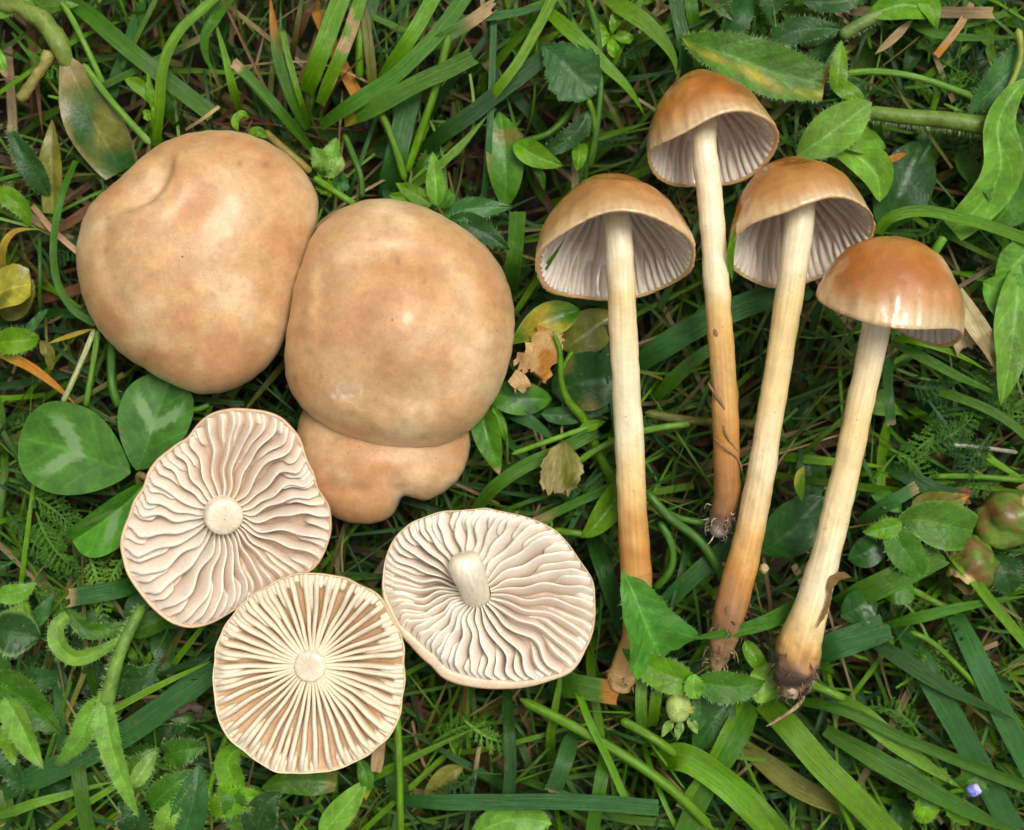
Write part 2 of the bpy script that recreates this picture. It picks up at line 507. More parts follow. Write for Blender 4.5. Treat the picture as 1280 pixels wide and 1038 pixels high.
def signed(x, y, pl):
    best = np.full(x.shape, 1e9); sg = np.zeros(x.shape); pos = np.zeros(x.shape)
    for i, ((ax, ay), (bx, by)) in enumerate(zip(pl[:-1], pl[1:])):
        vx, vy = bx - ax, by - ay
        t = np.clip(((x - ax) * vx + (y - ay) * vy) / (vx * vx + vy * vy), 0, 1)
        dd = np.hypot(x - ax - t * vx, y - ay - t * vy)
        cr = (vx * (y - ay) - vy * (x - ax))
        m = dd < best
        best = np.where(m, dd, best); sg = np.where(m, -np.sign(cr), sg); pos = np.where(m, (i + t) / (len(pl) - 1), pos)
    ends = np.minimum(np.hypot(x - pl[0][0], y - pl[0][1]), np.hypot(x - pl[-1][0], y - pl[-1][1]))
    return best * sg, sm(0, .25, pos) * sm(1, .8, pos) * sm(0, 14, ends)

def domed_cap(label, ctr, zrim, H, pts, relief, paint, mat, seed=0, power=1.0, scallop=.9):
    nth, nr = 220, 70
    th, r = outline(ctr, pts, nth)
    k = kz(zrim)
    C = P(ctr[0], ctr[1], zrim)
    t = thing('mushroom', label, 'mushroom', np.array([C[0], C[1], 20.0]), 'mushroom caps lying on the grass')
    al = np.r_[np.linspace(0.001, 1, nr - 10) ** .8 * (np.pi / 2), np.pi / 2 + np.linspace(.05, .42, 10)]
    r_s = np.real(np.fft.ifft(np.fft.fft(r) * (np.abs(np.fft.fftfreq(nth, 1 / nth)) < 5)))
    rho = (np.sin(al)[:, None] * r_s[None, :] + np.sin(al)[:, None] ** 9 * (r - r_s)[None, :]) * k
    rho = rho * (1 + scallop / 150 * sm(.7, 1, np.sin(al))[:, None] * (np.sin(th * 38 + 2 * np.sin(th * 5)) * .5 + vnoise(np.stack([np.cos(th), np.sin(th), th * 0], -1) * 100, 14, seed))[None, :] * .7)
    hh = np.where(al[:, None] < np.pi / 2, np.abs(np.cos(al[:, None])) ** power, -np.abs(np.cos(al[:, None])) * .28)
    X = C[0] + rho * np.cos(th); Y = C[1] + rho * np.sin(th)
    Z = zrim + H * hh * np.ones_like(rho)
    px, py = X / kz(zrim + H * .6) + 640, 519 - Y / kz(zrim + H * .6)
    up = sm(-.02, .12, hh)
    V = np.stack([X, Y, Z], -1)
    lowf = fbm(np.stack([X, Y, Z * 0 + seed * 77], -1).reshape(-1, 3), 85, seed).reshape(X.shape)
    V[..., 2] += up * (relief(px, py) + lowf * 4.0)
    # underside closes toward the stalk
    und = V[-1].copy()
    rings = [V]
    for f, dz in ((.9, 4), (.6, 14), (.25, 20), (.08, 20)):
        q = und.copy(); q[:, :2] = C[:2] + (und[:, :2] - C[:2]) * f; q[:, 2] = und[:, 2].mean() + (und[:, 2] - und[:, 2].mean()) * f + dz
        rings.append(q[None])
    V = np.concatenate(rings)
    nr2 = V.shape[0]
    rn = np.r_[np.sin(al), [.9, .6, .25, .08]][:, None] * np.ones((1, nth))
    pxa = V[..., 0] / kz(zrim + H * .6) + 640; pya = 519 - V[..., 1] / kz(zrim + H * .6)
    col = paint(pxa, pya, rn, V)
    col[nr:] = CREAM * .9
    mk('cap', V, gridF(nr2, nth, True), mat, t, col)
    g = tube([(C[0], C[1], zrim + 8), (C[0] + 3, C[1] - 5, zrim - 30), (C[0] + 6, C[1] - 8, 22)], 19, 12, 14, color=CREAM * .85, pix=False)
    mk('stem', g[0], g[1], M_stem, t, g[2], g[3])
    return t

def base_paint(seed, red=.68):
    def f(px, py, rn, V):
        p = np.stack([px, py, np.full_like(px, seed * 50.)], -1).reshape(-1, 3)
        a = 1.25 * fbm(p, 52, seed).reshape(px.shape)[..., None]; b = fbm(p, 18, seed + 1).reshape(px.shape)[..., None]
        c = TAN * (1 + .10 * b)
        k = sm(.05, .5, a); c = c * (1 - k * red) + TAN_RED * (k * red)
        k = sm(.0, .55, -a) * .7; c = c * (1 - k) + TAN_PALE * k
        k = sm(.9, 1.0, rn)[..., None] * .45; c = c * (1 - k) + TAN_PALE * k
        sp = sm(.34, .5, vnoise(p, 7, 2).reshape(px.shape))[..., None] * sm(.1, .4, b) * .28
        return c * (1 - sp) + TAN_DARK * sp
    return f

def blend(c, k, to):
    k = np.asarray(k)[..., None]
    return c * (1 - k) + np.asarray(to) * k

def gs(px, py, x, y, w, h=None):
    return np.exp(-((px - x) / w) ** 2 - ((py - y) / (h or w)) ** 2)

# the dimpled cap
O1 = [(276,164),(245,166),(214,176),(188,190),(170,207),(152,225),(135,239),(120,251),(109,268),(104,284),(98,320),(102,357),(115,397),(144,434),(185,463),(221,483),
      (254,494),(280,491),(316,474),(346,445),(357,419),(366,380),(376,345),(388,302),(398,270),(399,252),(390,229),(368,201),(340,181),(310,168)]
crease = [(158, 263), (180, 260), (198, 251), (208, 238), (213, 222), (211, 208)]
def relief1(x, y):
    a_ = (x - 190) * .714 - (y - 240) * .70; q_ = -(x - 190) * .70 - (y - 240) * .714
    s = q_ + 13 * (1 - (a_ / 40) ** 2); wn_ = np.exp(-(np.abs(a_ - 2) / 42) ** 4)
    ring = seg_dist(x, y, [(150, 262), (137, 285), (136, 320), (146, 360), (165, 392)])
    return wn_ * (-23 * sm(-7, 7, s) * np.exp(-np.maximum(s - 4, 0) / 42) + 5 * np.exp(-((s + 20) / 15) ** 2)) + 7 * gs(x, y, 250, 215, 38, 26) + 7 * gs(x, y, 170, 300, 28, 30) \
        - 1.1 * np.exp(-(ring / 10) ** 2) + .5 * np.exp(-((ring - 16) / 9) ** 2) - 4 * gs(x, y, 350, 250, 30, 60)
def paint1(px, py, rn, V):
    c = base_paint(1)(px, py, rn, V)
    c = blend(c, .35 * gs(px, py, 242, 278, 30, 15), (.56, .26, .09))
    c = blend(c, .5 * gs(px, py, 190, 250, 24, 12), (.60, .33, .17))
    c = blend(c, .4 * gs(px, py, 160, 345, 20, 50), (.50, .32, .14))
    for x, y, w in ((140, 274, 2.2), (168, 268, 2.4), (138, 315, 4), (274, 372, 3), (301, 206, 4), (331, 206, 5)):
        c = blend(c, .6 * gs(px, py, x, y, w), (.25, .12, .05))
    return c
domed_cap('large tan mushroom cap with a curved dimple, beside the clover', (250, 332), 112, 104, O1, relief1, paint1, M_cap, 1)

O2 = [(471,249),(425,262),(395,289),(378,332),(365,391),(358,434),(360,480),(378,510),(408,533),(450,552),(497,561),(544,559),(577,546),(603,523),(624,489),(637,451),
      (643,417),(642,383),(633,349),(616,319),(586,291),(552,270),(518,255)]
def relief2(x, y):
    d = np.hypot((x - 503) / 1.0, (y - 412) / 1.12)
    w = sm(-.4, .5, (x - 470) / 140)
    return 15 * np.exp(-(d / 48) ** 2) + w * (-4.5 * np.exp(-((d - 80) / 22) ** 2) + 3.5 * np.exp(-((d - 112) / 18) ** 2)) - 4 * gs(x, y, 405, 365, 16, 40) \
        + 5 * gs(x, y, 388, 375, 10, 45) - 4 * gs(x, y, 470, 320, 45, 14) + 4 * gs(x, y, 415, 300, 40, 24) - 2.5 * gs(x, y, 425, 492, 26, 12) + 2.5 * gs(x, y, 470, 520, 60, 18)
def paint2(px, py, rn, V):
    c = base_paint(2)(px, py, rn, V)
    c = blend(c, .55 * gs(px, py, 530, 455, 26, 12), (.50, .22, .07)); c = blend(c, .45 * gs(px, py, 490, 400, 60, 50), (.60, .32, .16))
    c = blend(c, .5 * gs(px, py, 485, 342, 55, 10), (.50, .25, .09)); c = blend(c, .45 * gs(px, py, 560, 470, 60, 25), (.50, .29, .12))
    c = blend(c, .45 * gs(px, py, 425, 490, 24, 9), (.62, .36, .22))
    p = np.stack([px, py, px * 0], -1).reshape(-1, 3)
    sc = sm(.15, .4, vnoise(p, 6, 1).reshape(px.shape)) * gs(px, py, 432, 492, 22, 8)
    c = blend(c, .8 * sc, (.78, .68, .58))
    c = blend(c, .5 * gs(px, py, 417, 296, 8, 5), (.50, .42, .10))
    for x, y, w in ((404, 471, 2), (366, 471, 2.2), (447, 338, 3), (533, 356, 3), (500, 330, 3)):
        c = blend(c, .55 * gs(px, py, x, y, w), (.25, .12, .05))
    return c
domed_cap('largest tan mushroom cap, smooth with a low central hump, overlapping a smaller cap', (500, 408), 128, 112, O2, relief2, paint2, M_cap, 2)

O3 = [(378,514),(371,565),(380,603),(399,633),(433,652),(463,655),(484,649),(496,638),(501,629),(498,621),(503,617),(513,620),(531,627),(556,614),(577,595),(587,565),
      (588,540),(575,505),(540,480),(480,470),(420,480)]
def relief3(x, y):
    d = seg_dist(x, y, [(500, 618), (492, 604), (480, 596)])
    return -2 * np.exp(-(d / 10) ** 2) + 1 * np.exp(-((d - 20) / 9) ** 2) - 4 * gs(x, y, 430, 610, 60, 10) + 3 * gs(x, y, 520, 600, 40, 14)
def paint3(px, py, rn, V):
    c = base_paint(3, .6)(px, py, rn, V) * .97
    c = blend(c, .6 * gs(px, py, 470, 580, 34, 10), (.52, .22, .08)); c = blend(c, .5 * gs(px, py, 500, 572, 60, 8), (.70, .45, .26))
    c = blend(c, .8 * gs(px, py, 500, 625, 6, 9), (.60, .48, .46))
    return c
domed_cap('small tan mushroom cap with a notched margin, tucked under the largest cap', (478, 562), 88, 60, O3, relief3, paint3, M_cap, 3, power=.9)

def gill_cap(label, ctr, zr, pts, D, G, nfull, thick, wavy, lean, seed, tilt=(0, 0), lip=None, stub=None, gillcol=CREAM, floorcol=FLESH, rimcol=TAN_PALE, lam1=.9, lam2=.9, scallop=2.0, broken=None, wedge=True):
    rg = np.random.default_rng(seed)
    nth = 240
    th, r = outline(ctr, pts, nth)
    k = kz(zr)
    C = P(ctr[0], ctr[1], zr)
    t = thing('mushroom', label, 'mushroom', np.array([C[0], C[1], zr - 60.]), 'mushroom caps turned gills up')
    r = r * k * (1 + scallop / 150 * vnoise(np.stack([np.cos(th), np.sin(th), th * 0], -1) * 100, 17, seed))
    R0 = r.mean()
    zrim = lambda X, Y: tilt[0] * (X - C[0]) + tilt[1] * (Y - C[1]) + 5 * vnoise(np.stack([X, Y, np.full_like(X, seed * 30.)], -1), 70, seed)
    rof = lambda a: np.interp((np.asarray(a) + np.pi) % (2 * np.pi) - np.pi, np.r_[th, np.pi], np.r_[r, r[0]])
    zf = lambda rn: -D * (1 - np.clip(rn, 0, 1) ** 2.2) - 2.5
    # body of the cap: inner floor, thin rim, rolled outer skin, underside
    lp = lip(th) if lip is not None else np.full(nth, 2.0)
    rows = []; cols = []
    for rn in np.r_[np.linspace(.03, .97, 16), .99, 1.0]:
        X = C[0] + rn * r * np.cos(th); Y = C[1] + rn * r * np.sin(th)
        z = zf(rn) if rn < .975 else zf(.97) * (1 - (rn - .97) / .03) + 0.5 * (rn - .97) / .03
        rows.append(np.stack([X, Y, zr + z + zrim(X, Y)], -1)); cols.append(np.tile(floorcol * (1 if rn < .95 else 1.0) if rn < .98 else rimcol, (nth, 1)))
    for f, dz in ((.35, 1.2), (.8, -1.5), (1.0, -6), (.95, -13), (.3, -24), (-2.5, -40), (-6, -56)):
        q = r + lp * f if f > 0 else r * (1 + f / 10)
        X = C[0] + q * np.cos(th); Y = C[1] + q * np.sin(th)
        rows.append(np.stack([X, Y, zr + dz * (.5 if f > 0 else 1.0) + zrim(X, Y)], -1)); cols.append(np.tile(rimcol if dz > -3 else TAN, (nth, 1)))
    V = np.array(rows); Cc = np.array(cols)
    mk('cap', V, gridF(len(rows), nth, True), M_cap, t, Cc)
    # gills
    ph = rg.uniform(0, 6.28, 8)
    def warp(a0, rn):
        return wavy(a0, rn) * (.6 * np.sin(rn * 8 + 1.6 * np.sin(a0 + ph[0]) + ph[1]) + .28 * np.sin(rn * 17 + 2.2 * np.sin(a0 * 2 + ph[2]) + ph[3]) + .45 * np.sin(rn * 4 + a0 * 2 + ph[4]))
    def one(a0, r0, r1, gs_=1.0, own=0.0):
        n = max(6, int(18 * (r1 - r0)) + 5)
        rn = np.linspace(r0, r1, n)
        v = (rn - r0) / (r1 - r0)
        e1, e2 = rg.uniform(0, 6.28, 2)
        a = a0 + (warp(a0, rn) + own * np.sin(rn * 14 + e1)) / (rn + .25)
        rr = rof(a) * rn
        g = G * gs_ * sm(0, .22, v + (0.25 if r0 < .25 else 0.02)) * (1 - sm(.86, 1.0, rn) * .72) * (1 + .10 * np.sin(rn * 17 + e2))
        g = np.maximum(g * (1 if r0 < .25 else sm(-.02, .3, v)), .6)
        tk = thick * (.55 + .55 * np.clip(rn, 0, 1)) * (1 - .25 * sm(.9, 1.0, rn))
        tk = tk * (1 if r0 < .25 else (.4 + .6 * sm(0, .3, v)))
        ln = lean(a0, rn) * g
        # cross-section: foot, flank, shoulder, crest, shoulder, flank, foot
        prf = [(-1.0, -.08), (-.52, .40), (-.17, .86), (0, 1.0), (.17, .86), (.52, .40), (1.0, -.08)] if wedge else [(-.7, -.08), (-.54, .45), (-.42, .84), (0, 1.0), (.42, .84), (.54, .45), (.7, -.08)]
        ca, sa = np.cos(a), np.sin(a)
        X0, Y0 = C[0] + rr * ca, C[1] + rr * sa
        zb = zr + zf(rn) + zrim(X0, Y0)
        VV = np.empty((n, 7, 3))
        for j, (u, h) in enumerate(prf):
            off = u * tk + ln * max(h, 0) ** 1.4
            VV[:, j, 0] = X0 - sa * off; VV[:, j, 1] = Y0 + ca * off; VV[:, j, 2] = zb + h * g
        VV[-1, :, 2] = np.minimum(VV[-1, :, 2], zb[-1] + 2.5)
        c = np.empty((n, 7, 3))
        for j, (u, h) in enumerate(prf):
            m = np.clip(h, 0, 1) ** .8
            c[:, j] = floorcol * (1 - m) + gillcol * m  # groove shade painted in: gill feet fade to the darker floor colour
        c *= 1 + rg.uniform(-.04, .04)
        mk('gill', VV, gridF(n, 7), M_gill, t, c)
    da = 2 * np.pi / nfull
    for i in range(nfull):
        a0 = (i + rg.uniform(-.16, .16)) * da
        if broken is not None and broken(a0):
            one(a0, .13, rg.uniform(.45, .6), own=.02)
            one(a0 + .02, rg.uniform(.62, .66), rg.uniform(.97, .99), own=.02)
        else:
            one(a0, .13, rg.uniform(.985, .995), own=.012 if wedge else .003)
        am = a0 + da * .5
        if rg.random() < lam1:
            one(am + rg.uniform(-.1, .1) * da, rg.uniform(.48, .74), .985, .8)
        if rg.random() < lam2:
            one(a0 + da * .27, rg.uniform(.80, .90), .985, .55)
        if rg.random() < lam2:
            one(a0 + da * .75, rg.uniform(.80, .90), .985, .55)
    # cut stalk
    if stub:
        g = tube([(C[0] + a * k, C[1] + b * k, zr + c) for a, b, c, q in stub], [q * k for a, b, c, q in stub], 26, 28, color=(.80, .70, .53), pix=False, close=True, rough=1.2)
        VV = g[0]
        VV[0] = VV[1]; VV[-1] = VV[-2].mean(0) + (VV[-2] - VV[-2].mean(0)) * .05 + (VV[-2].mean(0) - VV[-3].mean(0)) * .25
        cc = g[2]; kk = sm(.45, .05, np.linspace(0, 1, 26))[:, None, None]
        cc = cc * (1 - kk * .5) + np.array((.74, .54, .34)) * kk * .5
        pith = sm(.93, 1.0, np.linspace(0, 1, 26))[:, None, None] * .5
        cc = cc * (1 - pith) + np.array((.60, .44, .27)) * pith
        mk('stem', VV, g[1], M_stem, t, cc, g[3])
    return t

O4 = [(290,513),(264,519),(250,529),(235,549),(209,566),(192,582),(183,595),(181,610),(169,624),(163,645),(154,665),(151,685),(157,711),(175,740),(192,760),(212,777),(235,785),
      (261,780),(285,766),(313,749),(357,725),(391,714),(406,691),(415,662),(412,636),(398,612),(384,580),(372,545),(358,527),(348,521),(319,514)]
gill_cap('upturned mushroom cap with broad wavy gills, next to the clover leaf', (277, 643), 150, O4, 20, 21.5, 29, 8.4,
         lambda a, rn: (.060 + .03 * np.sin(a * 1.0 + 1.2)) * sm(.12, .5, rn), lambda a, rn: (.65 * np.sin(a - 2.2) + .2) * sm(.05, .35, rn),
         4, tilt=(.02, .03), lip=lambda th: .7 + 3 * np.clip(np.cos(th - 3.7), 0, 1) + 2 * np.clip(np.cos(th - 1.6), 0, 1),
         stub=[(0, 0, -34, 30), (0, 0, -22, 22), (0, 1, -8, 23), (2, 0, 3, 24), (5, -2, 12, 24), (7, -4, 18, 21.5), (8, -5, 21, 15), (8, -5, 22, 6)], gillcol=np.array((.80, .71, .58)), floorcol=np.array((.60, .43, .31)), rimcol=np.array((.70, .50, .32)), lam1=1.0, lam2=.2)
O5 = [(393,716),(358,722),(328,735),(299,759),(282,781),(272,805),(265,835),(266,867),(272,894),(284,921),(312,947),(339,962),(369,968),(401,966),(433,958),(463,940),(485,921),(498,894),
      (504,867),(505,835),(504,808),(490,773),(477,751),(455,732),(425,722)]
gill_cap('upturned round mushroom cap with straight evenly spaced gills and a stem dot', (388, 832), 168, O5, 14, 17.5, 46, 6.4,
         lambda a, rn: .007 * sm(.12, .5, rn), lambda a, rn: .12 * np.sin(3 * a), 5, tilt=(0, .02), lip=lambda th: .8 + 0 * th, wedge=False,
         stub=[(0, 0, -26, 17), (0, 0, -8, 18.5), (0, 0, 0, 20), (0, 0, 5, 19.8), (0, 0, 8.5, 17), (0, 0, 9.8, 11), (0, 0, 10.2, 4)], gillcol=np.array((.80, .69, .52)), floorcol=np.array((.56, .36, .19)), rimcol=np.array((.76, .60, .38)), lam1=.30, lam2=.7, scallop=2.5)
O6 = [(600,636),(575,638),(553,640),(520,651),(500,664),(488,685),(480,713),(479,735),(488,763),(500,783),(522,803),(548,825),(556,835),(580,846),(610,851),(655,854),(683,850),(710,840),(723,825),
      (735,805),(742,780),(743,750),(742,728),(733,713),(720,693),(700,670),(675,653),(650,644),(625,640)]
gill_cap('upturned mushroom cap with crinkled gills and a pale slanting stem stub', (594, 742), 150, O6, 20, 22, 33, 7.8,
         lambda a, rn: (.055 + .035 * np.cos(a - 4.4)) * sm(.12, .5, rn), lambda a, rn: (.65 * np.sin(a + .5) + .1) * sm(.05, .35, rn), 6, tilt=(.02, .06),
         lip=lambda th: .7 + 13 * np.clip(np.cos(th + 1.9), 0, 1) ** 1.3, stub=[(3, -6, -36, 19), (1, -2, -12, 18), (-3, 14, 12, 19), (-9, 32, 28, 21.5), (-13, 44, 36, 20), (-15, 50, 39, 14), (-16, 54, 40, 6)],
         gillcol=np.array((.86, .79, .66)), floorcol=np.array((.57, .43, .33)), rimcol=np.array((.74, .56, .38)), lam1=1.0, lam2=.3)

# ------------------------------------------------------------------ long-stemmed mushrooms
def stem_paint(V, n, m, stops, seed):
    v = np.linspace(0, 1, n)
    c = np.empty((n, m, 3))
    nz = fbm(V.reshape(-1, 3), 26, seed).reshape(n, m)
    ts = [s[0] for s in stops]
    for q in range(3):
        c[..., q] = np.interp(v[:, None] + .05 * nz, ts, [s[1][q] for s in stops])
    sp = sm(.38, .5, vnoise(V.reshape(-1, 3) * np.array([1, .6, 1]), 5, seed + 1).reshape(n, m)) * sm(.15, .6, v)[:, None] * .16
    return c * (1 - sp[..., None]) + np.array((.22, .10, .04)) * sp[..., None]

S_W = (.88, .76, .51); S_C = (.80, .60, .28); S_T = (.68, .40, .13); S_O = (.54, .25, .06); S_B = (.33, .16, .06); S_D = (.10, .055, .035)

wr = lambda f: (f + np.pi) % (2 * np.pi) - np.pi
def bell(label, ctr, zc, R, H, tilt, head, ngill, stem, stops, seed, rim=None, pw=(.97, .96), crease=None, paint=None, rootdark=.1, extra=None, cone=.3):
    rg = np.random.default_rng(seed)
    a, h = rad(tilt), rad(head)
    e = np.array([-math.sin(h), math.cos(h), 0])
    s = np.array([math.cos(h), math.sin(h), 0])
    zz = np.array([0, 0, 1.0])
    ax = e * math.sin(a) - zz * math.cos(a)
    d = e * math.cos(a) + zz * math.sin(a)
    k = kz(zc); R *= k; H *= k
    C = P(ctr[0], ctr[1], zc)
    bx, by, bz = stem[-1][:3]
    t = thing('mushroom', label, 'mushroom', P(bx, by, bz - 15), 'long-stemmed mushrooms lying side by side')
    def pt(rho, hh, f):
        f = np.asarray(f)
        return C + rho[..., None] * (np.cos(f)[..., None] * d + np.sin(f)[..., None] * s) + hh[..., None] * ax
    rimf = rim or (lambda f: (0 * f, 0 * f))
    def shell(al, f, inset=0.0, hin=0.0):
        dr, dh = rimf(f)
        rho = (R - inset) * ((1 - cone) * np.sin(al * np.pi / 2) + cone * al) * (1 + dr * al ** 3)
        hh = (H - hin) * ((1 - cone) * np.cos(al * np.pi / 2) ** .95 + cone * (1 - al ** 1.2)) + dh * al ** 4 * k
        return rho, hh
    nf, na = 180, 46
    f = np.linspace(0, 2 * np.pi, nf, endpoint=False)
    al = np.linspace(0.004, 1, na)
    A, Fm = np.meshgrid(al, f, indexing='ij')
    rho, hh = shell(A, Fm)
    # furrowed margin and gentle unevenness
    fur = np.sin(Fm * ngill + 1.5 * np.sin(Fm * 3)) * sm(.6, 1, A) * .3 + np.sin(Fm * ngill * 2 + 3 * np.sin(Fm * 5)) * sm(.93, 1, A) * .55
    dirs = np.stack([np.cos(Fm), np.sin(Fm), A * 2], -1).reshape(-1, 3) * 60
    lump = fbm(dirs + seed * 91, 48, seed).reshape(A.shape) * 7.0 * sm(0, .4, A)
    rho = rho + fur + lump
    if crease is not None:
        hh = hh - crease(A, Fm)
    Vo = pt(rho, hh, Fm)
    ir = []
    for q, dr_ in ((.995, -1.2), (.985, -3.0)):
        rr, h2 = shell(np.full(nf, q), f); ir.append(pt(rr + dr_, h2 - 1.2, f))
    for q in np.linspace(.96, .05, 20):
        rr, h2 = shell(np.full(nf, q), f, 4.0, 14.0); ir.append(pt(rr, h2, f))
    Vi = np.array(ir)
    V = np.concatenate([Vo, Vi])
    p = dirs + seed * 31
    b = fbm(p, 40, seed).reshape(A.shape)[..., None]
    BR = np.array((.44, .150, .026)); PL = np.array((.56, .27, .075)); MG = np.array((.64, .40, .17))
    c = BR * (1 + .25 * b) * np.ones(A.shape + (3,))
    kk = sm(.0, .55, b[..., 0] + .1); c = blend(c, kk * .55, PL)
    kk = sm(.70, 1.02, A + .12 * fbm(p, 30, seed + 1).reshape(A.shape)); c = blend(c, kk * .75, MG)
    st = (np.sin(Fm * ngill * 1.0 + 1.5 * np.sin(Fm * 3)) * .5 + .5) * sm(.7, .95, A); c = blend(c, st * .13, (.78, .62, .40))
    if paint is not None:
        c = paint(c, A, Fm)
    c = blend(c, .55 * sm(.86, .99, A + .04 * fbm(p, 24, seed + 2).reshape(A.shape)), (.78, .62, .38))
    c = blend(c, .30 * (np.sin(Fm * ngill * 2 + 2 * np.sin(Fm * 4)) * .5 + .5) * sm(.72, .95, A), (.46, .22, .06))
    ci = np.tile(np.array((.84, .72, .60)), (Vi.shape[0], nf, 1)); ci[:2] = MG
    mk('cap', V, gridF(V.shape[0], nf, True), M_wetcap, t, np.concatenate([c, ci]))
    # gills hang from the inside of the bell
    da = 2 * np.pi / ngill
    for i in range(ngill):
        for off, r0, g in ((0, .16, 1.0), (.5, rg.uniform(.5, .75), .75)):
            f0 = (i + off + rg.uniform(-.1, .1)) * da
            n = 13 if off == 0 else 8
            q = np.linspace(r0, .985, n)
            fv = f0 + .03 * np.sin(q * 9 + f0 * 2)
            rr, h2 = shell(q, fv, 3.5, 13.0)
            v = (q - r0) / (.985 - r0)
            gw = 16 * g * k * np.sin(np.pi * np.clip(.12 + .86 * v, 0, 1)) ** .75 * (R / 95)
            if off:
                gw = gw * sm(-.05, .4, v)
            # toward the mouth's middle
            nr_, nh_ = -rr * .75, -(h2 + .25 * H)
            L = np.hypot(nr_, nh_) + 1e-6
            nr_, nh_ = nr_ / L, nh_ / L
            VV = np.empty((n, 5, 3))
            for j, (w_, tk) in enumerate(((0, -2.8), (.7, -1.7), (1, 0), (.7, 1.7), (0, 2.8))):
                r2 = rr + nr_ * gw * w_; h3 = h2 + nh_ * gw * w_
                base = pt(r2, h3, fv)
                tang = -np.sin(fv)[:, None] * d + np.cos(fv)[:, None] * s
                VV[:, j] = base + tang * tk * (.7 + .9 * q)[:, None]
            gc = np.empty((n, 5, 3))
            for j, m_ in enumerate((.25, .8, 1, .8, .25)):
                gc[:, j] = np.array((.84, .71, .58)) * (1 - m_) + np.array((.92, .85, .74)) * m_
            mk('gill', VV, gridF(n, 5), M_thin, t, gc * (1 + rg.uniform(-.05, .05)))
    # stalk
    n, m = 120, 26
    g = tube([q[:3] for q in stem], [q[3] * kz(q[2]) for q in stem], n, m, color=S_C, rough=1.6, seed=seed)
    VV = g[0]
    vv = np.linspace(0, 1, n)
    ctrl = VV.mean(1, keepdims=True)
    lumpy = fbm(VV.reshape(-1, 3), 14, seed + 1).reshape(n, m) * sm(1 - rootdark * 2.2, 1 - rootdark * .5, vv)[:, None]
    VV = VV + (VV - ctrl) * (.34 * lumpy)[..., None]
    col = stem_paint(VV, n, m, stops, seed)
    nb = int(n * (1 - rootdark))
    T = g[3]
    mk('stem', VV[:nb + 1], gridF(nb + 1, m, True), M_stem, t, col[:nb + 1], T[:nb + 1])
    mk('stem_base', VV[nb:], gridF(n - nb, m, True), M_root, t, col[nb:], T[nb:])
    if extra:
        extra(t, VV, rg)
    return t

def strand(t, name, pts, r, color, mat=None):
    g = tube(pts, r, 18, 8, color=color, rough=0 if np.isscalar(r) else max(r) * .5)
    return mk(name, g[0], g[1], mat or M_root, t, g[2], g[3])

def fuzz(t, VV, rg, i0, i1, n, ln, color, name='root_hairs'):
    """loose fibres and soil threads on the foot of a stalk"""
    B = Batch()
    cen = VV.mean(1)
    for _ in range(n):
        i = rg.integers(i0, i1); j = rg.integers(0, VV.shape[1])
        b = VV[i, j]; o = b - cen[i]; o = o / (np.linalg.norm(o) + 1e-6)
        ax_ = cen[min(i + 1, len(cen) - 1)] - cen[max(i - 1, 0)]; ax_ = ax_ / (np.linalg.norm(ax_) + 1e-6)
        L = ln * rg.uniform(.4, 1.4)
        p1 = b + o * L * .35 + ax_ * L * rg.uniform(-.1, .5) + rg.normal(0, 2, 3)
        p2 = b + o * L * rg.uniform(.2, .6) + ax_ * L * rg.uniform(.3, 1.0) + rg.normal(0, 3, 3)
        B.add(tube([b - o, p1, p2], [rg.uniform(.6, 1.3), .8, .35], 6, 4, color=np.array(color) * rg.uniform(.6, 1.3), pix=False))
    B.build(name, M_root, t, kind='stuff')

def extra7(t, VV, rg):
    fuzz(t, VV, rg, 108, 119, 14, 9, (.35, .22, .1))
bell('long-stemmed mushroom with furrowed bell cap, its stem foot hidden by a leaf', (769, 328), 205, 101, 124, 64, 2, 28,
     [(770, 262, 185, 17), (773, 285, 212, 17), (777, 360, 206, 17.2), (780, 430, 190, 17.6), (786, 540, 165, 18.2), (791, 650, 140, 18.8), (796, 740, 112, 19.5), (795, 800, 98, 18), (783, 832, 92, 19), (777, 850, 90, 18), (773, 866, 88, 9)],
     [(0, S_W), (.14, S_W), (.20, S_C), (.32, (.84, .72, .46)), (.44, S_W), (.51, S_C), (.58, S_T), (.64, S_O), (.74, (.58, .31, .10)), (.86, S_T), (1, (.5, .3, .14))], 11,
     rim=lambda f: (.03 * np.cos(2 * f) + .012 * np.sin(5 * f + 1), 5 * np.cos(2 * f) + 2.5 * np.sin(f) + 2 * np.sin(5 * f + 2)), crease=lambda A, f: 7 * np.exp(-((A - .42) / .10) ** 2) * np.exp(-((((f - .35 + np.pi) % (2 * np.pi)) - np.pi) / .9) ** 2), extra=extra7, rootdark=.06,
     paint=lambda c, A, f: blend(blend(c, .40 * sm(.40, .85, A), (.66, .42, .18)), .4 * np.exp(-((A - .25) / .15) ** 2), (.52, .22, .05)))

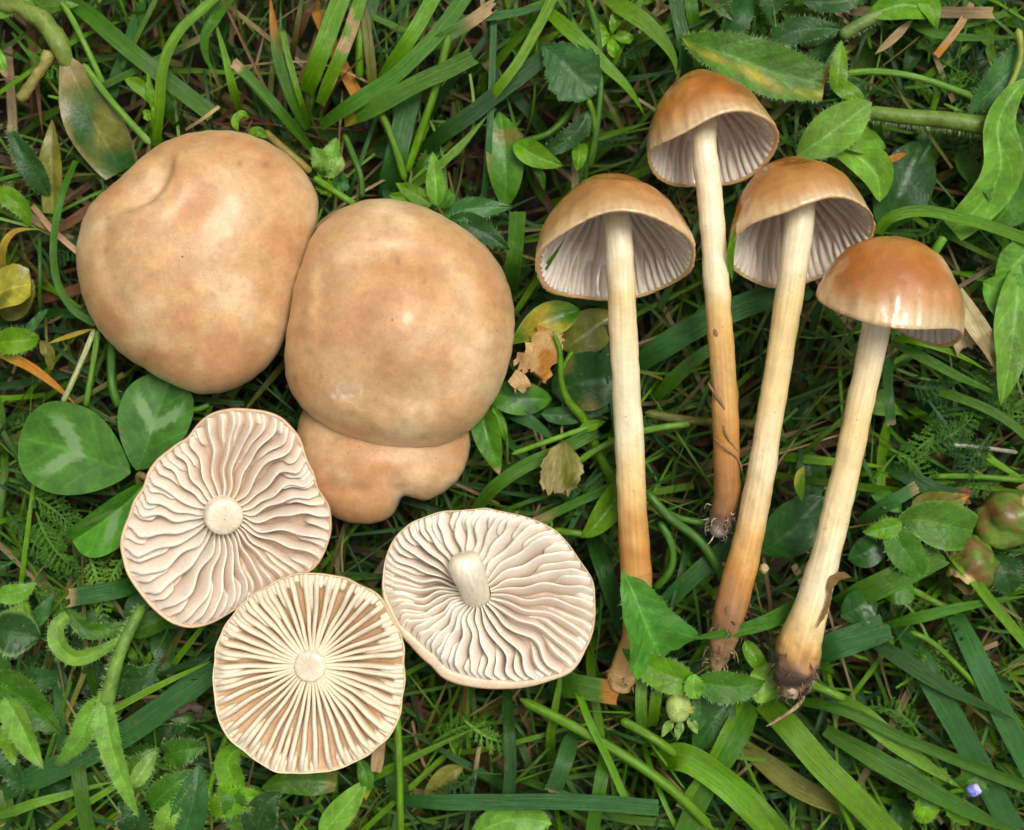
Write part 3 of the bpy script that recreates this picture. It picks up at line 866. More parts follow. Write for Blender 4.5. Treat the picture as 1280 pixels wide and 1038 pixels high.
def extra8(t, VV, rg):
    fuzz(t, VV, rg, 104, 119, 40, 11, (.45, .38, .30))
    strand(t, 'brown_scar', [(885, 478, 171.5), (893, 492, 176), (903, 506, 177), (908, 517, 174)], [1, 2.0, 2.2, 1], (.28, .13, .07))
    strand(t, 'moss_strand', [(918, 470, 150), (922, 500, 160), (914, 520, 168), (904, 524, 170), (908, 545, 172), (924, 565, 160)], [1.2, 1.6, 1.8, 1.6, 1.6, 1.2], (.22, .17, .05))
    strand(t, 'moss_strand', [(892, 548, 164), (906, 560, 172), (922, 574, 160), (928, 590, 150)], 1.3, (.26, .15, .06))
    strand(t, 'dirt_speck', [(893, 410, 196), (895, 416, 197), (897, 421, 196)], [1, 2.6, 1.2], (.30, .13, .05))
bell('topmost long-stemmed mushroom with tawny cap and slender soil-tipped stem', (889, 192), 205, 83, 118, 70, 8, 25,
     [(884, 150, 188, 14), (880, 178, 214, 15.5), (887, 240, 210, 16), (894, 330, 198, 16.2), (899, 400, 186, 16), (905, 480, 168, 16), (908, 560, 150, 16.5), (909, 620, 132, 17), (904, 645, 122, 16), (900, 662, 116, 13), (899, 672, 113, 5)],
     [(0, S_W), (.35, S_W), (.40, S_C), (.49, S_T), (.58, (.62, .38, .14)), (.70, S_O), (.84, S_B), (.9, (.22, .11, .05)), (.95, (.26, .17, .11)), (1, (.42, .36, .30))], 12,
     rim=lambda f: (.04 * np.cos(f - 1) + .015 * np.sin(4 * f), 16 * np.sin(wr(f)) * np.exp(-(wr(f) / 1.3) ** 2) + 5 * np.cos(f + .8) - 3 * np.cos(2 * f) + 3 * np.sin(4 * f + 1)), crease=lambda A, f: 5 * np.exp(-((A - .35) / .12) ** 2) * np.exp(-((((f + .5 + np.pi) % (2 * np.pi)) - np.pi) / .7) ** 2), extra=extra8, rootdark=.09,
     paint=lambda c, A, f: blend(blend(c, .7 * np.exp(-((A - .38) / .2) ** 2 - ((wr(f) + .95) / .4) ** 2), (.70, .42, .18)), .4 * sm(.5, .2, A), (.46, .16, .03)))

def extra9(t, VV, rg):
    fuzz(t, VV, rg, 96, 119, 46, 14, (.30, .19, .10))
    strand(t, 'bark_flap', [(917, 705, 150), (905, 740, 144), (897, 770, 136), (893, 800, 122)], [3, 5, 6, 2], (.33, .19, .09))
    strand(t, 'bark_flap', [(924, 770, 142), (914, 800, 132), (908, 822, 122)], [2, 6, 2], (.20, .10, .05))
    for x, y, z, r in ((916, 776, 154, 3), (898, 792, 142, 4), (908, 808, 138, 4)):
        strand(t, 'soil_crumb', [(x - r * 1.5, y, z), (x, y + 2, z), (x + r, y + 6, z)], [1.5, r * .8, 1], (.07, .04, .025))
    strand(t, 'soil_crumb', [(952, 706, 128), (955, 711, 130), (954, 717, 128)], [3, 5.5, 2], (.55, .42, .18))
bell('long-stemmed mushroom with fluted tawny cap, its curved stem reaching a torn brown foot', (1006, 304), 205, 94, 123, 65, 9, 27,
     [(1003, 236, 188, 17), (1000, 272, 215, 18), (990, 345, 207, 18.5), (979, 420, 192, 16.6), (966, 500, 178, 16.8), (950, 600, 162, 17.6), (932, 690, 148, 19), (917, 745, 140, 20.5), (907, 790, 130, 18), (900, 818, 120, 13), (893, 838, 112, 5)],
     [(0, S_W), (.15, S_W), (.24, S_C), (.42, S_C), (.54, (.82, .68, .42)), (.68, S_T), (.75, S_O), (.79, (.40, .20, .07)), (.86, (.28, .14, .06)), (.93, (.24, .13, .06)), (1, (.45, .32, .16))], 13,
     rim=lambda f: (.05 * np.cos(f + 2.0), 12 * np.sin(wr(f)) * np.exp(-(wr(f) / 1.3) ** 2) + 5 * np.cos(f + .5) - 3 * np.cos(2 * f) + 2.5 * np.sin(5 * f)), crease=lambda A, f: 5 * np.exp(-((A - .4) / .12) ** 2) * np.exp(-((((f - .2 + np.pi) % (2 * np.pi)) - np.pi) / .6) ** 2), extra=extra9, rootdark=.12,
     paint=lambda c, A, f: blend(blend(c, .6 * np.exp(-((A - .2) / .15) ** 2 - ((wr(f) - .8) / .6) ** 2), (.72, .46, .20)), .32 * sm(.5, .9, A), (.64, .40, .17)))

def paint10(c, A, f):
    g = (f + np.pi) % (2 * np.pi) - np.pi
    c = blend(c, .7 * sm(.7, .35, A), (.54, .215, .055))
    c = blend(c, .75 * np.exp(-((A - .55) / .16) ** 2 - ((g - .95) / .22) ** 2), (.76, .52, .27))
    return c
def extra10(t, VV, rg):
    fuzz(t, VV, rg, 100, 119, 60, 13, (.20, .12, .07))
    for pp, w_ in (([(1064, 722, 180), (1050, 720, 190), (1040, 728, 196), (1036, 744, 197)], 11), ([(1040, 732, 197), (1036, 752, 195), (1030, 768, 193), (1020, 786, 195)], 6)):
        g = ribbon(pp, w_, 'pp', 16, 5, color=(.20, .115, .04), fold=.2, curl=.3, jag=.25); mk('brown_flake', g[0], g[1], M_dry, t, g[2], g[3])
    strand(t, 'root_strand', [(1003, 850, 135), (1004, 872, 126), (990, 888, 122), (958, 908, 118)], [2.2, 2.4, 2.8, 1.5], (.34, .23, .12))
    for x, y, z, r in ((1012, 842, 150, 6), (976, 836, 152, 6), (1004, 862, 140, 7), (972, 820, 158, 4.5), (998, 846, 166, 5)):
        strand(t, 'soil_crumb', [(x - r, y, z), (x, y + 2, z + 2), (x + r, y + 3, z)], [2, r, 2], (.045, .028, .02))
    strand(t, 'root_chunk', [(984, 852, 146), (989, 862, 147), (995, 872, 140)], [4, 8, 3], (.62, .46, .30))
    strand(t, 'root_chunk', [(1012, 852, 128), (1018, 854, 128)], [2.5, 2.5], (.6, .5, .35))
bell('long-stemmed mushroom with glossy orange-brown cap and thick stem ending in a blackened foot', (1110, 394), 232, 91, 99, 88, -8, 26,
     [(1100, 372, 226, 18), (1096, 405, 222, 18), (1087, 450, 214, 17), (1074, 510, 205, 17), (1061, 575, 196, 17.4), (1045, 640, 187, 18), (1028, 710, 177, 19.4), (1012, 765, 168, 22.5), (1000, 805, 158, 27), (992, 835, 148, 26), (988, 855, 140, 18), (985, 872, 134, 7)],
     [(0, S_W), (.12, (.84, .71, .47)), (.3, S_C), (.5, (.82, .67, .38)), (.66, (.84, .71, .46)), (.75, S_C), (.81, S_T), (.85, (.40, .21, .09)), (.88, S_D), (.94, (.07, .045, .04)), (.965, (.34, .2, .1)), (1, (.5, .36, .22))], 14,
     rim=lambda f: (.02 * np.cos(2 * f) + .05 * np.exp(-((((f - 2.0 + np.pi) % (2 * np.pi)) - np.pi) / .6) ** 2), -26 * np.exp(-(wr(f + .25) / 1.0) ** 2) + 26 * np.exp(-(wr(f + 2.4) / .8) ** 2) - 22 * np.exp(-((((f - 2.1 + np.pi) % (2 * np.pi)) - np.pi) / .75) ** 2) + 5 * np.cos(f - 4.4)),
     paint=paint10, extra=extra10, rootdark=.13, cone=.05)

# ------------------------------------------------------------------ turf: uncountable filling
def near_cap(x, y):
    return any((x - a) ** 2 + (y - b) ** 2 < r * r for a, b, r in ((250, 332, 190), (500, 408, 185), (478, 562, 135), (277, 643, 170), (388, 832, 160), (600, 745, 165), (770, 320, 130), (888, 180, 110), (1006, 300, 115), (1110, 370, 115)))

def filler():
    rg = np.random.default_rng(21)
    # dead thatch low down
    B = Batch()
    for _ in range(1500):
        x, y = rg.uniform(-330, 1610), rg.uniform(-330, 1370)
        a = rg.uniform(0, 6.28); L = rg.uniform(60, 240); z = rg.uniform(-85, -10); c = rg.uniform(-.5, .5)
        p = [(x, y, z), (x + L * .5 * math.cos(a), y + L * .5 * math.sin(a), z + rg.uniform(0, 14)), (x + L * math.cos(a + c), y + L * math.sin(a + c), z + rg.uniform(-14, 10))]
        cc = [PAL['s'], PAL['e'], PAL['r'], PAL['r'], PAL['l'], (.12, .09, .05)][rg.integers(0, 6)]
        B.add(ribbon(p, rg.uniform(3, 12), 'cc', 7, 3, fold=.3, roll=rg.uniform(-.6, .6), color=np.array(cc) * rg.uniform(.28, .7), seed=_))
    for _ in range(700):   # thin wiry stems lying through the turf
        x, y = rg.uniform(-330, 1610), rg.uniform(-330, 1370)
        a = rg.uniform(0, 6.28); L = rg.uniform(80, 260); z = rg.uniform(-20, 80); c = rg.normal(0, .4)
        p = [(x, y, z - 30), (x + L * .5 * math.cos(a), y + L * .5 * math.sin(a), z), (x + L * (.5 * math.cos(a) + .5 * math.cos(a + c)), y + L * (.5 * math.sin(a) + .5 * math.sin(a + c)), z - rg.uniform(0, 30))]
        cc = [PAL['e'], PAL['p'], PAL['l'], PAL['v'], PAL['r'], PAL['s']][rg.integers(0, 6)]
        B.add(ribbon(p, rg.uniform(1.6, 4.2), 'cc', 9, 3, fold=.6, color=np.array(cc) * rg.uniform(.4, .9), seed=_))
    B.build('dead_grass', M_dry, kind='stuff')
    # living blades, rooted in the soil and leaning over
    B = Batch()
    for _ in range(7000):
        x, y = rg.uniform(-350, 1630), rg.uniform(-350, 1390)
        u = rg.random()
        if y < 260 and 260 < x < 900: a = -math.pi / 2 + rg.normal(0, .55) + (.35 if x > 500 else 0)
        elif y > 800 and x > 560: a = .75 + rg.normal(0, .55) if u < .7 else rg.uniform(0, 6.28)
        elif x > 1000: a = .5 + rg.normal(0, .7) if u < .6 else rg.uniform(0, 6.28)
        elif 600 < x < 1000: a = 2.5 + rg.normal(0, .6) if u < .5 else rg.uniform(0, 6.28)
        else: a = rg.uniform(0, 6.28)
        L = rg.uniform(90, 330) * (1.1 if y > 800 else .9); c = rg.normal(0, .35)
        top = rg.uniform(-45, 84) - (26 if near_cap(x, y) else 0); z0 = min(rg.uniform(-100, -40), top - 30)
        dx, dy = math.cos(a), math.sin(a); ex, ey = math.cos(a + c), math.sin(a + c)
        kind = 'p' if rg.random() < .6 else 'c'
        p = [(x, y, z0), (x + dx * L * .3, y + dy * L * .3, top - rg.uniform(6, 20)), (x + dx * L * .3 + ex * L * .35, y + dy * L * .3 + ey * L * .35, top), (x + dx * L * .3 + ex * L * .75, y + dy * L * .3 + ey * L * .75, top - rg.uniform(-2, 22))]
        w = rg.uniform(3, 7.5) if rg.random() < .78 else rg.uniform(7.5, 15)
        q = rg.random()
        cc = PAL['d'] if q < .20 else PAL['u'] if q < .30 else PAL['g'] if q < .56 else PAL['b'] if q < .88 else PAL['l'] if q < .96 else PAL['e']
        if x < 430 and y < 520 and rg.random() < .5:
            if rg.random() < .5: continue
            cc = [PAL['l'], PAL['e'], PAL['r'], PAL['d']][rg.integers(0, 4)]
        B.add(ribbon(p, w, kind, 9, 3, fold=rg.uniform(.05, .5), roll=rg.normal(0, .45), twist=rg.normal(0, .5), color=np.array(cc) * rg.uniform(.6, 1.2) * (.75 + .25 * (top + 45) / 130), rag=.15 if kind == 'c' else 0,  # low blades get a darker colour, shade of the deep turf painted in
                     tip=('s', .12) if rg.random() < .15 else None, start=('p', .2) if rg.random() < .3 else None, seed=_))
    for _ in range(5200):   # the lawn goes on around the picture
        x, y = rg.uniform(-1000, 2280), rg.uniform(-1000, 2040)
        if -300 < x < 1580 and -300 < y < 1340:
            continue
        a = rg.uniform(0, 6.28); L = rg.uniform(120, 340); top = rg.uniform(-30, 84)
        dx, dy = math.cos(a), math.sin(a)
        p = [(x, y, -95), (x + dx * L * .35, y + dy * L * .35, top), (x + dx * L, y + dy * L, top - rg.uniform(0, 25))]
        B.add(ribbon(p, rg.uniform(6, 20), 'p', 6, 3, fold=.3, roll=rg.normal(0, .4), color=np.array(PAL['dgbul'[rg.integers(0, 5)]]) * rg.uniform(.6, 1.1), seed=_))
    B.build('grass', M_grass, kind='stuff')
    # small leaves of creeping herbs
    B = Batch(); H = Batch()
    for _ in range(560):
        x, y = rg.uniform(-300, 1580), rg.uniform(-300, 1340)
        if rg.random() < .45:
            x, y = rg.uniform(-150, 330), rg.uniform(720, 1200)
        elif rg.random() < .3:
            x, y = rg.uniform(900, 1400), rg.uniform(-100, 300)
        a = rg.uniform(0, 6.28); L = rg.uniform(26, 78); z = rg.uniform(-30, 78)
        p = [(x, y, z - 14), (x + L * .5 * math.cos(a), y + L * .5 * math.sin(a), z + rg.uniform(0, 9)), (x + L * math.cos(a), y + L * math.sin(a), z + rg.uniform(-16, 6))]
        cc = [PAL['d'], PAL['d'], PAL['g'], PAL['g'], PAL['u'], PAL['v']][rg.integers(0, 6)]
        g = ribbon(p, L * rg.uniform(.3, .52), ['oval', 'lance', 'obov'][rg.integers(0, 3)], 12, 7, fold=rg.uniform(.1, .5), roll=rg.normal(0, .4), vein=.5, wave=1.0, color=np.array(cc) * rg.uniform(.45, .9), seed=_)
        B.add(g)
        if rg.random() < .55:
            h = hairs(g[0], 40, 7, rg)
            H.add((h[0], h[1], h[2], np.zeros((len(h[0]), 2))))
    gc = B.build('ground_cover', M_leaf, kind='stuff')
    H.build('leaf_hairs', M_hair, gc, kind='stuff')
filler()

def frond(x, y, z, a, L, rg, B, color='g', lift=8):
    """feathery, finely cut leaf"""
    c = np.array(pc(color)) * rg.uniform(.75, 1.15)
    bend = rg.normal(0, .35)
    n = int(L / 6)
    path = [np.array((x + L * t * math.cos(a + bend * t), y + L * t * math.sin(a + bend * t), z + lift * math.sin(3 * t))) for t in np.linspace(0, 1, n)]
    B.add(ribbon([path[0], path[n // 2], path[-1]], 4.2, 'p', 8, 3, fold=.3, color=c * 1.25, seed=int(x * 3 + y)))
    for i in range(2, n):
        t = i / n
        for sd in (-1, 1):
            b = a + bend * t + sd * rg.uniform(.7, 1.1)
            ln = (L * .20) * math.sin(math.pi * min(1, t * .82 + .14)) * rg.uniform(.7, 1.2) + 3
            q = path[i] + np.array((ln * math.cos(b), ln * math.sin(b), rg.uniform(-5, 9)))
            B.add(ribbon([path[i], q], 2.6, 'p', 3, 3, fold=.3, color=c, seed=i))
            for w in (.35, .6, .85):
                for s2 in (-1, 1):
                    b2 = b + s2 * rg.uniform(.4, .8)
                    m = path[i] * (1 - w) + q * w
                    B.add(ribbon([m, m + np.array((ln * .36 * math.cos(b2), ln * .36 * math.sin(b2), rg.uniform(-3, 5)))], 2.0, 'p', 3, 3, fold=.2, color=c, seed=i + 3))

def feathery():
    rg = np.random.default_rng(5)
    B = Batch()
    spots = [(25, 610, .5, 95), (8, 640, .9, 90), (45, 640, 1.3, 90), (85, 650, 2.2, 70), (110, 690, 1.2, 80), (60, 700, .2, 75), (20, 700, 2.6, 70), (90, 590, 2.7, 70), (130, 720, 2.0, 70), (5, 585, .3, 80),
             (130, 640, 1.0, 70), (160, 690, 2.3, 60), (30, 735, .2, 80), (388, 548, -1.3, 40), (395, 560, -.9, 40), (375, 540, -2.0, 34),
             (1130, 480, .4, 95), (1160, 500, .9, 90), (1190, 530, 2.6, 85), (1220, 490, .6, 90), (1150, 560, -.2, 85), (1240, 540, 2.2, 80), (1110, 560, .3, 80), (1200, 460, .5, 80), (1255, 600, 2.8, 70),
             (1140, 880, -1.0, 80), (1170, 900, -1.3, 80), (1120, 860, -.5, 80), (1210, 860, -1.8, 75), (1150, 920, -2.0, 70), (1190, 240, 1.3, 60), (1215, 215, 1.6, 60), (1160, 250, .8, 50), (1180, 270, 2.0, 50),
             (705, 590, .7, 60), (700, 640, 2.4, 60), (540, 930, -.7, 70), (580, 900, .8, 70), (600, 960, 2.2, 60), (1130, 110, 0, 70), (1180, 130, .4, 60), (60, 120, .3, 60), (30, 60, .6, 70)]
    for x, y, a, L in spots:
        frond(x, y, rg.uniform(52, 84), a, L, rg, B, ['g', 'v', 'd', 'g'][rg.integers(0, 4)])
    for _ in range(60):
        frond(rg.uniform(-250, 1530), rg.uniform(-250, 1290), rg.uniform(-20, 60), rg.uniform(0, 6.28), rg.uniform(45, 90), rg, B, ['g', 'd', 'd'][rg.integers(0, 3)])
    B.build('feathery_foliage', M_grass, kind='stuff')
feathery()

# ------------------------------------------------------------------ single blades and stalks of grass
GG = 'single grass blades and stalks among the turf'
def zed(pts, z):
    if np.isscalar(z):
        return [(x, y, z) for x, y in pts]
    zz = np.interp(np.linspace(0, 1, len(pts)), np.linspace(0, 1, len(z)), z)
    return [(x, y, q) for (x, y), q in zip(pts, zz)]

def blade(label, pts, w, z, color='g', kind='p', **kw):
    mat = M_dry if color in ('s', 'o', 'r', 'e') else M_grass
    kw.setdefault('fold', .22)
    kw.setdefault('rag', .12 if kind in ('c', 'cc') else 0)
    over = kw.pop('over', False)
    zp = zed(pts, z)
    if not over and kind in ('c', 'cc', 'p') and max(q[2] for q in zp) < 118:
        zp[0] = (zp[0][0], zp[0][1], zp[0][2] - 34)
    g = ribbon(zp, w * .86, kind, 26, 7, color=color, **kw)
    return tag(mk('grass_leaf', g[0], g[1], mat, None, g[2], g[3]), label, 'grass blade', GG)

def stalk(label, pts, r, z, color='g', **kw):
    g = tube(zed(pts, z), r, 26, 9, color=color, **kw)
    mat = M_dry if color in ('s', 'o', 'r', 'e') else M_grass
    return tag(mk('grass_stalk', g[0], g[1], mat, None, g[2], g[3]), label, 'grass stalk', GG)

# upper edge, above the dimpled cap
blade('wide dull green blade slanting from the upper edge to the dimpled cap', [(80, -8), (120, 26), (170, 68), (220, 108), (266, 146)], 25, [66, 84, 70], 'g', 'c', mottle=('l', 40, .1))
stalk('thin pale jointed stalk dropping from the corner plant', [(76, 2), (90, 24), (108, 60), (130, 108)], 4, [72, 80, 64], 'v')
stalk('round light green stalk ending bluntly at the dimpled cap', [(104, 80), (130, 115), (158, 148), (188, 180)], 4.6, [96, 104, 108], 'v', tip=('p', .1))
blade('bluish blade standing behind the slanting dull blade', [(178, 4), (164, 50), (150, 88), (138, 120)], 21, [48, 60, 52], 'u', 'c')
blade('glossy arching blade with bright sheen rising above the dimpled cap', [(196, 182), (200, 130), (207, 78), (226, 40), (252, 14), (276, -6)], 16, [92, 108, 112, 104], 'b', 'cc', twist=.5, fold=.35)
blade('hooked blade curling down from the upper edge beside the glossy arch', [(294, -6), (270, 22), (256, 46), (258, 74), (272, 94)], 17, [94, 96, 78], 'g', 'p', twist=.6)
blade('straight bright blade rising to the upper edge from a leafy sprout', [(300, 142), (290, 108), (280, 66), (266, 18)], 13, [70, 90, 92], 'b', 'p')
blade('thin tan straw lying at the top of the dimpled cap', [(232, 162), (252, 150), (274, 134)], 5, 100, 's', 'cc')
blade('green blade with a clipped pale tip reaching toward the upper corner', [(388, 186), (352, 140), (320, 106), (291, 78)], 15, [82, 96, 98], 'g', 'c', tip=('s', .06), fold=.4)
blade('blade with a browned shrivelled tip above the gap between the caps', [(384, 160), (366, 120), (348, 72), (340, 20), (337, -6)], 20, [84, 90, 86], 'g', 'p', tip=('o', .5))
blade('slim bright blade inside the clipped tuft', [(384, 148), (372, 112), (360, 70), (353, 40)], 9, [90, 98, 98], 'b', 'c')
blade('broad bright green blade, thickest of the upright tuft', [(384, 116), (398, 76), (414, 34), (428, -8)], 28, [84, 96, 96], 'b', 'cc', fold=.35)
blade('bright blade with a tan patch halfway up', [(400, 130), (420, 84), (438, 40), (452, -8)], 20, [88, 96, 92], 'b', 'cc', mottle=('s', 22, .25))
blade('dead orange blade leaning behind the upright tuft', [(390, -8), (404, 34), (424, 74), (448, 122)], 19, [52, 58, 50], 'o', 'cc')
blade('reddish brown dead strip beside the orange blade', [(398, 34), (388, 70), (374, 106)], 9, 56, 'r', 'cc')
stalk('upright slim stalk between the tuft and the crossing blades', [(452, -6), (450, 50), (449, 100)], 5.5, [66, 74, 60], 'b')
blade('dull blue-green blade leaving at the upper edge', [(454, 66), (458, 34), (468, -8)], 20, [52, 60, 60], 'u', 'c')
blade('bright blade running up behind the crossing wet blades', [(480, 100), (506, 58), (530, 18), (546, -8)], 22, [86, 92, 90], 'b', 'cc')
blade('long wet blade folded along its keel and ending at the upper edge', [(403, 157), (446, 128), (492, 98), (530, 62), (560, 26), (584, -8)], 23, [100, 106, 100, 92], 'g', 'c', fold=.5)
blade('wet blade with a square clipped end crossing the folded one', [(430, 152), (470, 134), (520, 106), (560, 88), (592, 71)], 26, [110, 116, 112], 'g', 'c', start=('y', .08), fold=.12)
blade('slender blue-green blade lying flat near the upper edge', [(538, 28), (590, 23), (640, 18), (700, 2)], 13, [94, 98, 98], 'u', 'pp')
blade('frayed blade with a tan withered end', [(515, 72), (550, 50), (580, 32), (618, 6)], 19, [98, 102, 100], 'g', 'c', tip=('s', .5), rag=.7)
stalk('upright light stalk crossing under the clipped blade', [(508, 216), (528, 160), (545, 108), (561, 44)], 5.2, [80, 98, 104], 'b')
stalk('short bright stalk meeting the clipped blade from below', [(506, 226), (496, 190), (484, 158), (471, 134)], 4.8, [86, 96, 98], 'b')
blade('broad grey-green blade standing behind the largest cap', [(484, 246), (494, 200), (504, 160), (514, 118)], 33, [66, 80, 76], 'u', 'c', fold=.3)
blade('dark green blade running diagonally toward the serrated leaf', [(528, 186), (566, 158), (610, 126), (650, 96), (690, 62)], 25, [86, 92, 86], 'd', 'c')
blade('light blade folded double beside the leafy sprout', [(508, 238), (546, 208), (580, 176), (612, 140)], 14, [84, 92, 86], 'v', 'p', fold=.7)
blade('narrow upright grey-green blade left of the serrated leaf', [(603, 254), (610, 190), (614, 120), (617, 22)], 10, [78, 88, 88], 'u', 'cc')
blade('bright tapering blade from the upper edge toward the diagonal dark blade', [(598, 134), (622, 112), (652, 72), (694, -8)], 15, [92, 100, 100], 'b', 'cc')
stalk('thin stalk bent over the rim between the two largest caps', [(392, 222), (410, 234), (428, 246), (444, 256)], 4.5, [104, 108, 106], 'b')
stalk('short stalk left of the grey-green blade', [(430, 168), (442, 196), (451, 222), (452, 248)], 4.2, [88, 94, 90], 'g')
# upper middle
blade('broad arching blade sweeping down to the topmost cap from the upper edge', [(676, 8), (712, 38), (750, 72), (784, 110), (806, 146)], 22, [98, 108, 104, 92], 'b', 'p')
blade('wide bright blade bending down just above the topmost cap', [(752, -8), (790, 18), (822, 44), (842, 70), (847, 94)], 27, [102, 110, 108], 'b', 'p')
blade('blue-green blade standing straight up behind the topmost cap', [(858, 96), (856, 56), (848, 20), (842, -8)], 20, [84, 92, 92], 'u', 'cc')
blade('second blue-green blade next to the straight one', [(872, 48), (866, 20), (862, -8)], 19, [80, 86, 86], 'g', 'cc')
stalk('slender stalk curving down behind the serrated leaf', [(732, -6), (746, 40), (751, 100), (746, 160), (736, 206)], 4.3, [82, 94, 92, 80], 'g')
blade('thin blade joining the flat blue-green one at the upper edge', [(630, 22), (662, 12), (700, -4)], 12, 84, 'g', 'pp')
# right-hand top
blade('dull green blade running off level near the upper corner', [(1134, 26), (1160, 40), (1210, 48), (1290, 46)], 13, [80, 88, 88], 'g', 'p', fold=.4)
stalk('pale green stalk curving toward the hairy folded leaf', [(1056, 92), (1100, 90), (1150, 98), (1218, 122)], 4.4, [98, 104, 98], 'v')
blade('orange-tan straw lying slantwise near the upper edge', [(1216, 4), (1196, 36), (1170, 70)], 11, 92, 's', 'cc', mottle=('o', 20, .0))
blade('grey-brown dead strip beside the orange-tan straw', [(1142, 24), (1118, 48), (1094, 68)], 13, 84, 'e', 'pp')
blade('bright arching blade above the glossy cap', [(1097, 292), (1112, 272), (1146, 263), (1200, 272), (1290, 302)], 17, [108, 128, 130, 112], 'b', 'cc', fold=.4)
blade('slim blade bowing under the glossy cap', [(1118, 424), (1154, 428), (1196, 442), (1236, 466)], 11, [104, 112, 106], 'b', 'p')
blade('longer blade running from the glossy cap to the torn bright leaf', [(1112, 428), (1160, 450), (1210, 476), (1266, 502)], 15, [96, 102, 100], 'g', 'p')
blade('rounded dull blade below the longer one', [(1150, 486), (1200, 498), (1250, 520), (1290, 552)], 14, [84, 90, 88], 'g', 'c')
blade('short upright clipped blade hanging beside the thick stem', [(1108, 448), (1110, 490), (1113, 532)], 15, [92, 94, 90], 'u', 'c', tip=('e', .1))
stalk('level bright stalk below the feathery leaves', [(1166, 596), (1220, 596), (1290, 602)], 4, [82, 88, 88], 'b')
stalk('whitish dead stem among the feathery leaves', [(1188, 556), (1230, 560), (1272, 566)], 2.8, 80, (.40, .40, .30))
blade('dark broad blade with a browned end among the feathery leaves', [(1096, 574), (1140, 598), (1176, 616), (1212, 620)], 24, [80, 90, 88], 'd', 'c', tip=('r', .2))
blade('clipped blade leaning on the oval leaves beside the thick stem', [(1076, 652), (1110, 630), (1146, 608)], 19, [96, 104, 104], 'u', 'c', tip=('e', .1))
blade('bright narrow blade descending past the gnawed pod', [(1182, 684), (1206, 712), (1244, 760), (1292, 814)], 16, [108, 112, 104], 'b', 'c', fold=.4)
blade('flat light blade slanting across to the frame edge below the pods', [(1106, 784), (1150, 772), (1200, 760), (1290, 744)], 17, [100, 106, 102], 'g', 'p')
blade('broad clipped blade emerging from behind the blackened stem foot', [(1000, 822), (1040, 808), (1076, 796), (1108, 784)], 42, [84, 92, 94], 'u', 'c', fold=.1)
blade('broad blue-green blade descending steeply at the lower corner', [(1126, 780), (1160, 844), (1200, 916), (1268, 1040)], 36, [78, 86, 84, 76], 'u', 'cc', fold=.15)
blade('second broad blue-green blade, nearer the frame edge', [(1194, 770), (1224, 832), (1256, 900), (1296, 976)], 33, [88, 94, 90], 'u', 'cc', fold=.2)
blade('dark blade crossing over both broad blue-green blades', [(1080, 796), (1130, 826), (1190, 862), (1272, 902)], 24, [94, 104, 104], 'd', 'p')
stalk('thin stalk arching below the flat light blade', [(1138, 790), (1166, 804), (1198, 834), (1234, 872)], 3.8, [88, 94, 88], 'b')
stalk('stalk coming out from under the small oval leaf', [(1134, 734), (1160, 748), (1190, 764)], 4.8, 88, 'b')
blade('long pale sheathed blade running to the lower corner', [(1048, 872), (1086, 900), (1136, 942), (1206, 988)], 29, [100, 104, 96], 'v', 'p', fold=.35)
blade('long keeled blade crossing over the sheathed one', [(1000, 876), (1060, 890), (1130, 922), (1200, 952), (1292, 988)], 17, [98, 112, 112, 104], 'g', 'cc', fold=.6)
stalk('bright stalk behind the blackened stem foot', [(1004, 852), (1030, 862), (1056, 874)], 6, [92, 98, 98], 'b')
blade('widest bright yellow-green blade sweeping to the lower edge', [(954, 876), (990, 914), (1036, 966), (1080, 1010), (1116, 1048)], 38, [96, 112, 112, 104], 'b', 'cc', fold=.12)
stalk('thin stalk following the edge of the widest bright blade', [(986, 916), (1020, 954), (1050, 1004), (1068, 1046)], 4, [92, 96, 92], 'b')
blade('dark glossy blade from the lower middle to the corner', [(1032, 912), (1090, 948), (1150, 982), (1220, 1018), (1296, 1050)], 30, [104, 112, 110], 'g', 'p', fold=.4)
blade('broad dull blade lying low under the widest bright one', [(930, 932), (990, 978), (1050, 1010), (1120, 1050)], 34, [66, 72, 68], 'l', 'p')
blade('dark green blade passing below the hairy leaf pair', [(946, 900), (1000, 930), (1060, 962)], 30, [70, 74, 70], 'd', 'c')
# around the stems
blade('tapering blade laid across the torn stem foot', [(1040, 728), (1004, 754), (960, 776), (910, 790), (854, 800)], 26, [104, 120, 142, 150, 132], 'g', 'p', fold=.15, roll=.1)
blade('wide blade running on behind the thick stem', [(1046, 756), (1090, 736), (1140, 712), (1180, 690)], 38, [92, 98, 96], 'g', 'c', fold=.1)
blade('dark diagonal blade between two stems, below the soil-tipped foot', [(816, 770), (850, 736), (890, 700), (932, 660)], 27, [80, 88, 84], 'u', 'cc')
stalk('curved green stalk swinging between the two stems', [(808, 614), (836, 646), (870, 672), (892, 700), (906, 730)], 6.2, [96, 102, 98], 'g')
stalk('branching stalk reaching the soil-tipped foot', [(814, 626), (840, 644), (868, 652), (894, 654)], 4.6, [92, 98, 100], 'g')
stalk('looped stalk beside the leaf that hides a stem foot', [(824, 652), (840, 684), (838, 712), (818, 736)], 5.2, [84, 90, 84], 'g')
blade('grey-green blade passing behind the slender stem', [(796, 456), (836, 428), (880, 402), (960, 372), (1010, 360)], 36, [92, 102, 104, 98], 'u', 'c', fold=.25)
blade('narrower blade just under the grey-green one', [(820, 498), (850, 466), (890, 434), (940, 408)], 22, [84, 92, 90], 'g', 'p')
stalk('level olive stalk passing behind the slender stem', [(806, 516), (850, 524), (900, 528), (960, 532)], 6, [84, 88, 86], 'l')
stalk('light stalk just below the level olive one', [(798, 540), (830, 534), (862, 530)], 4.5, [92, 96, 92], 'v')
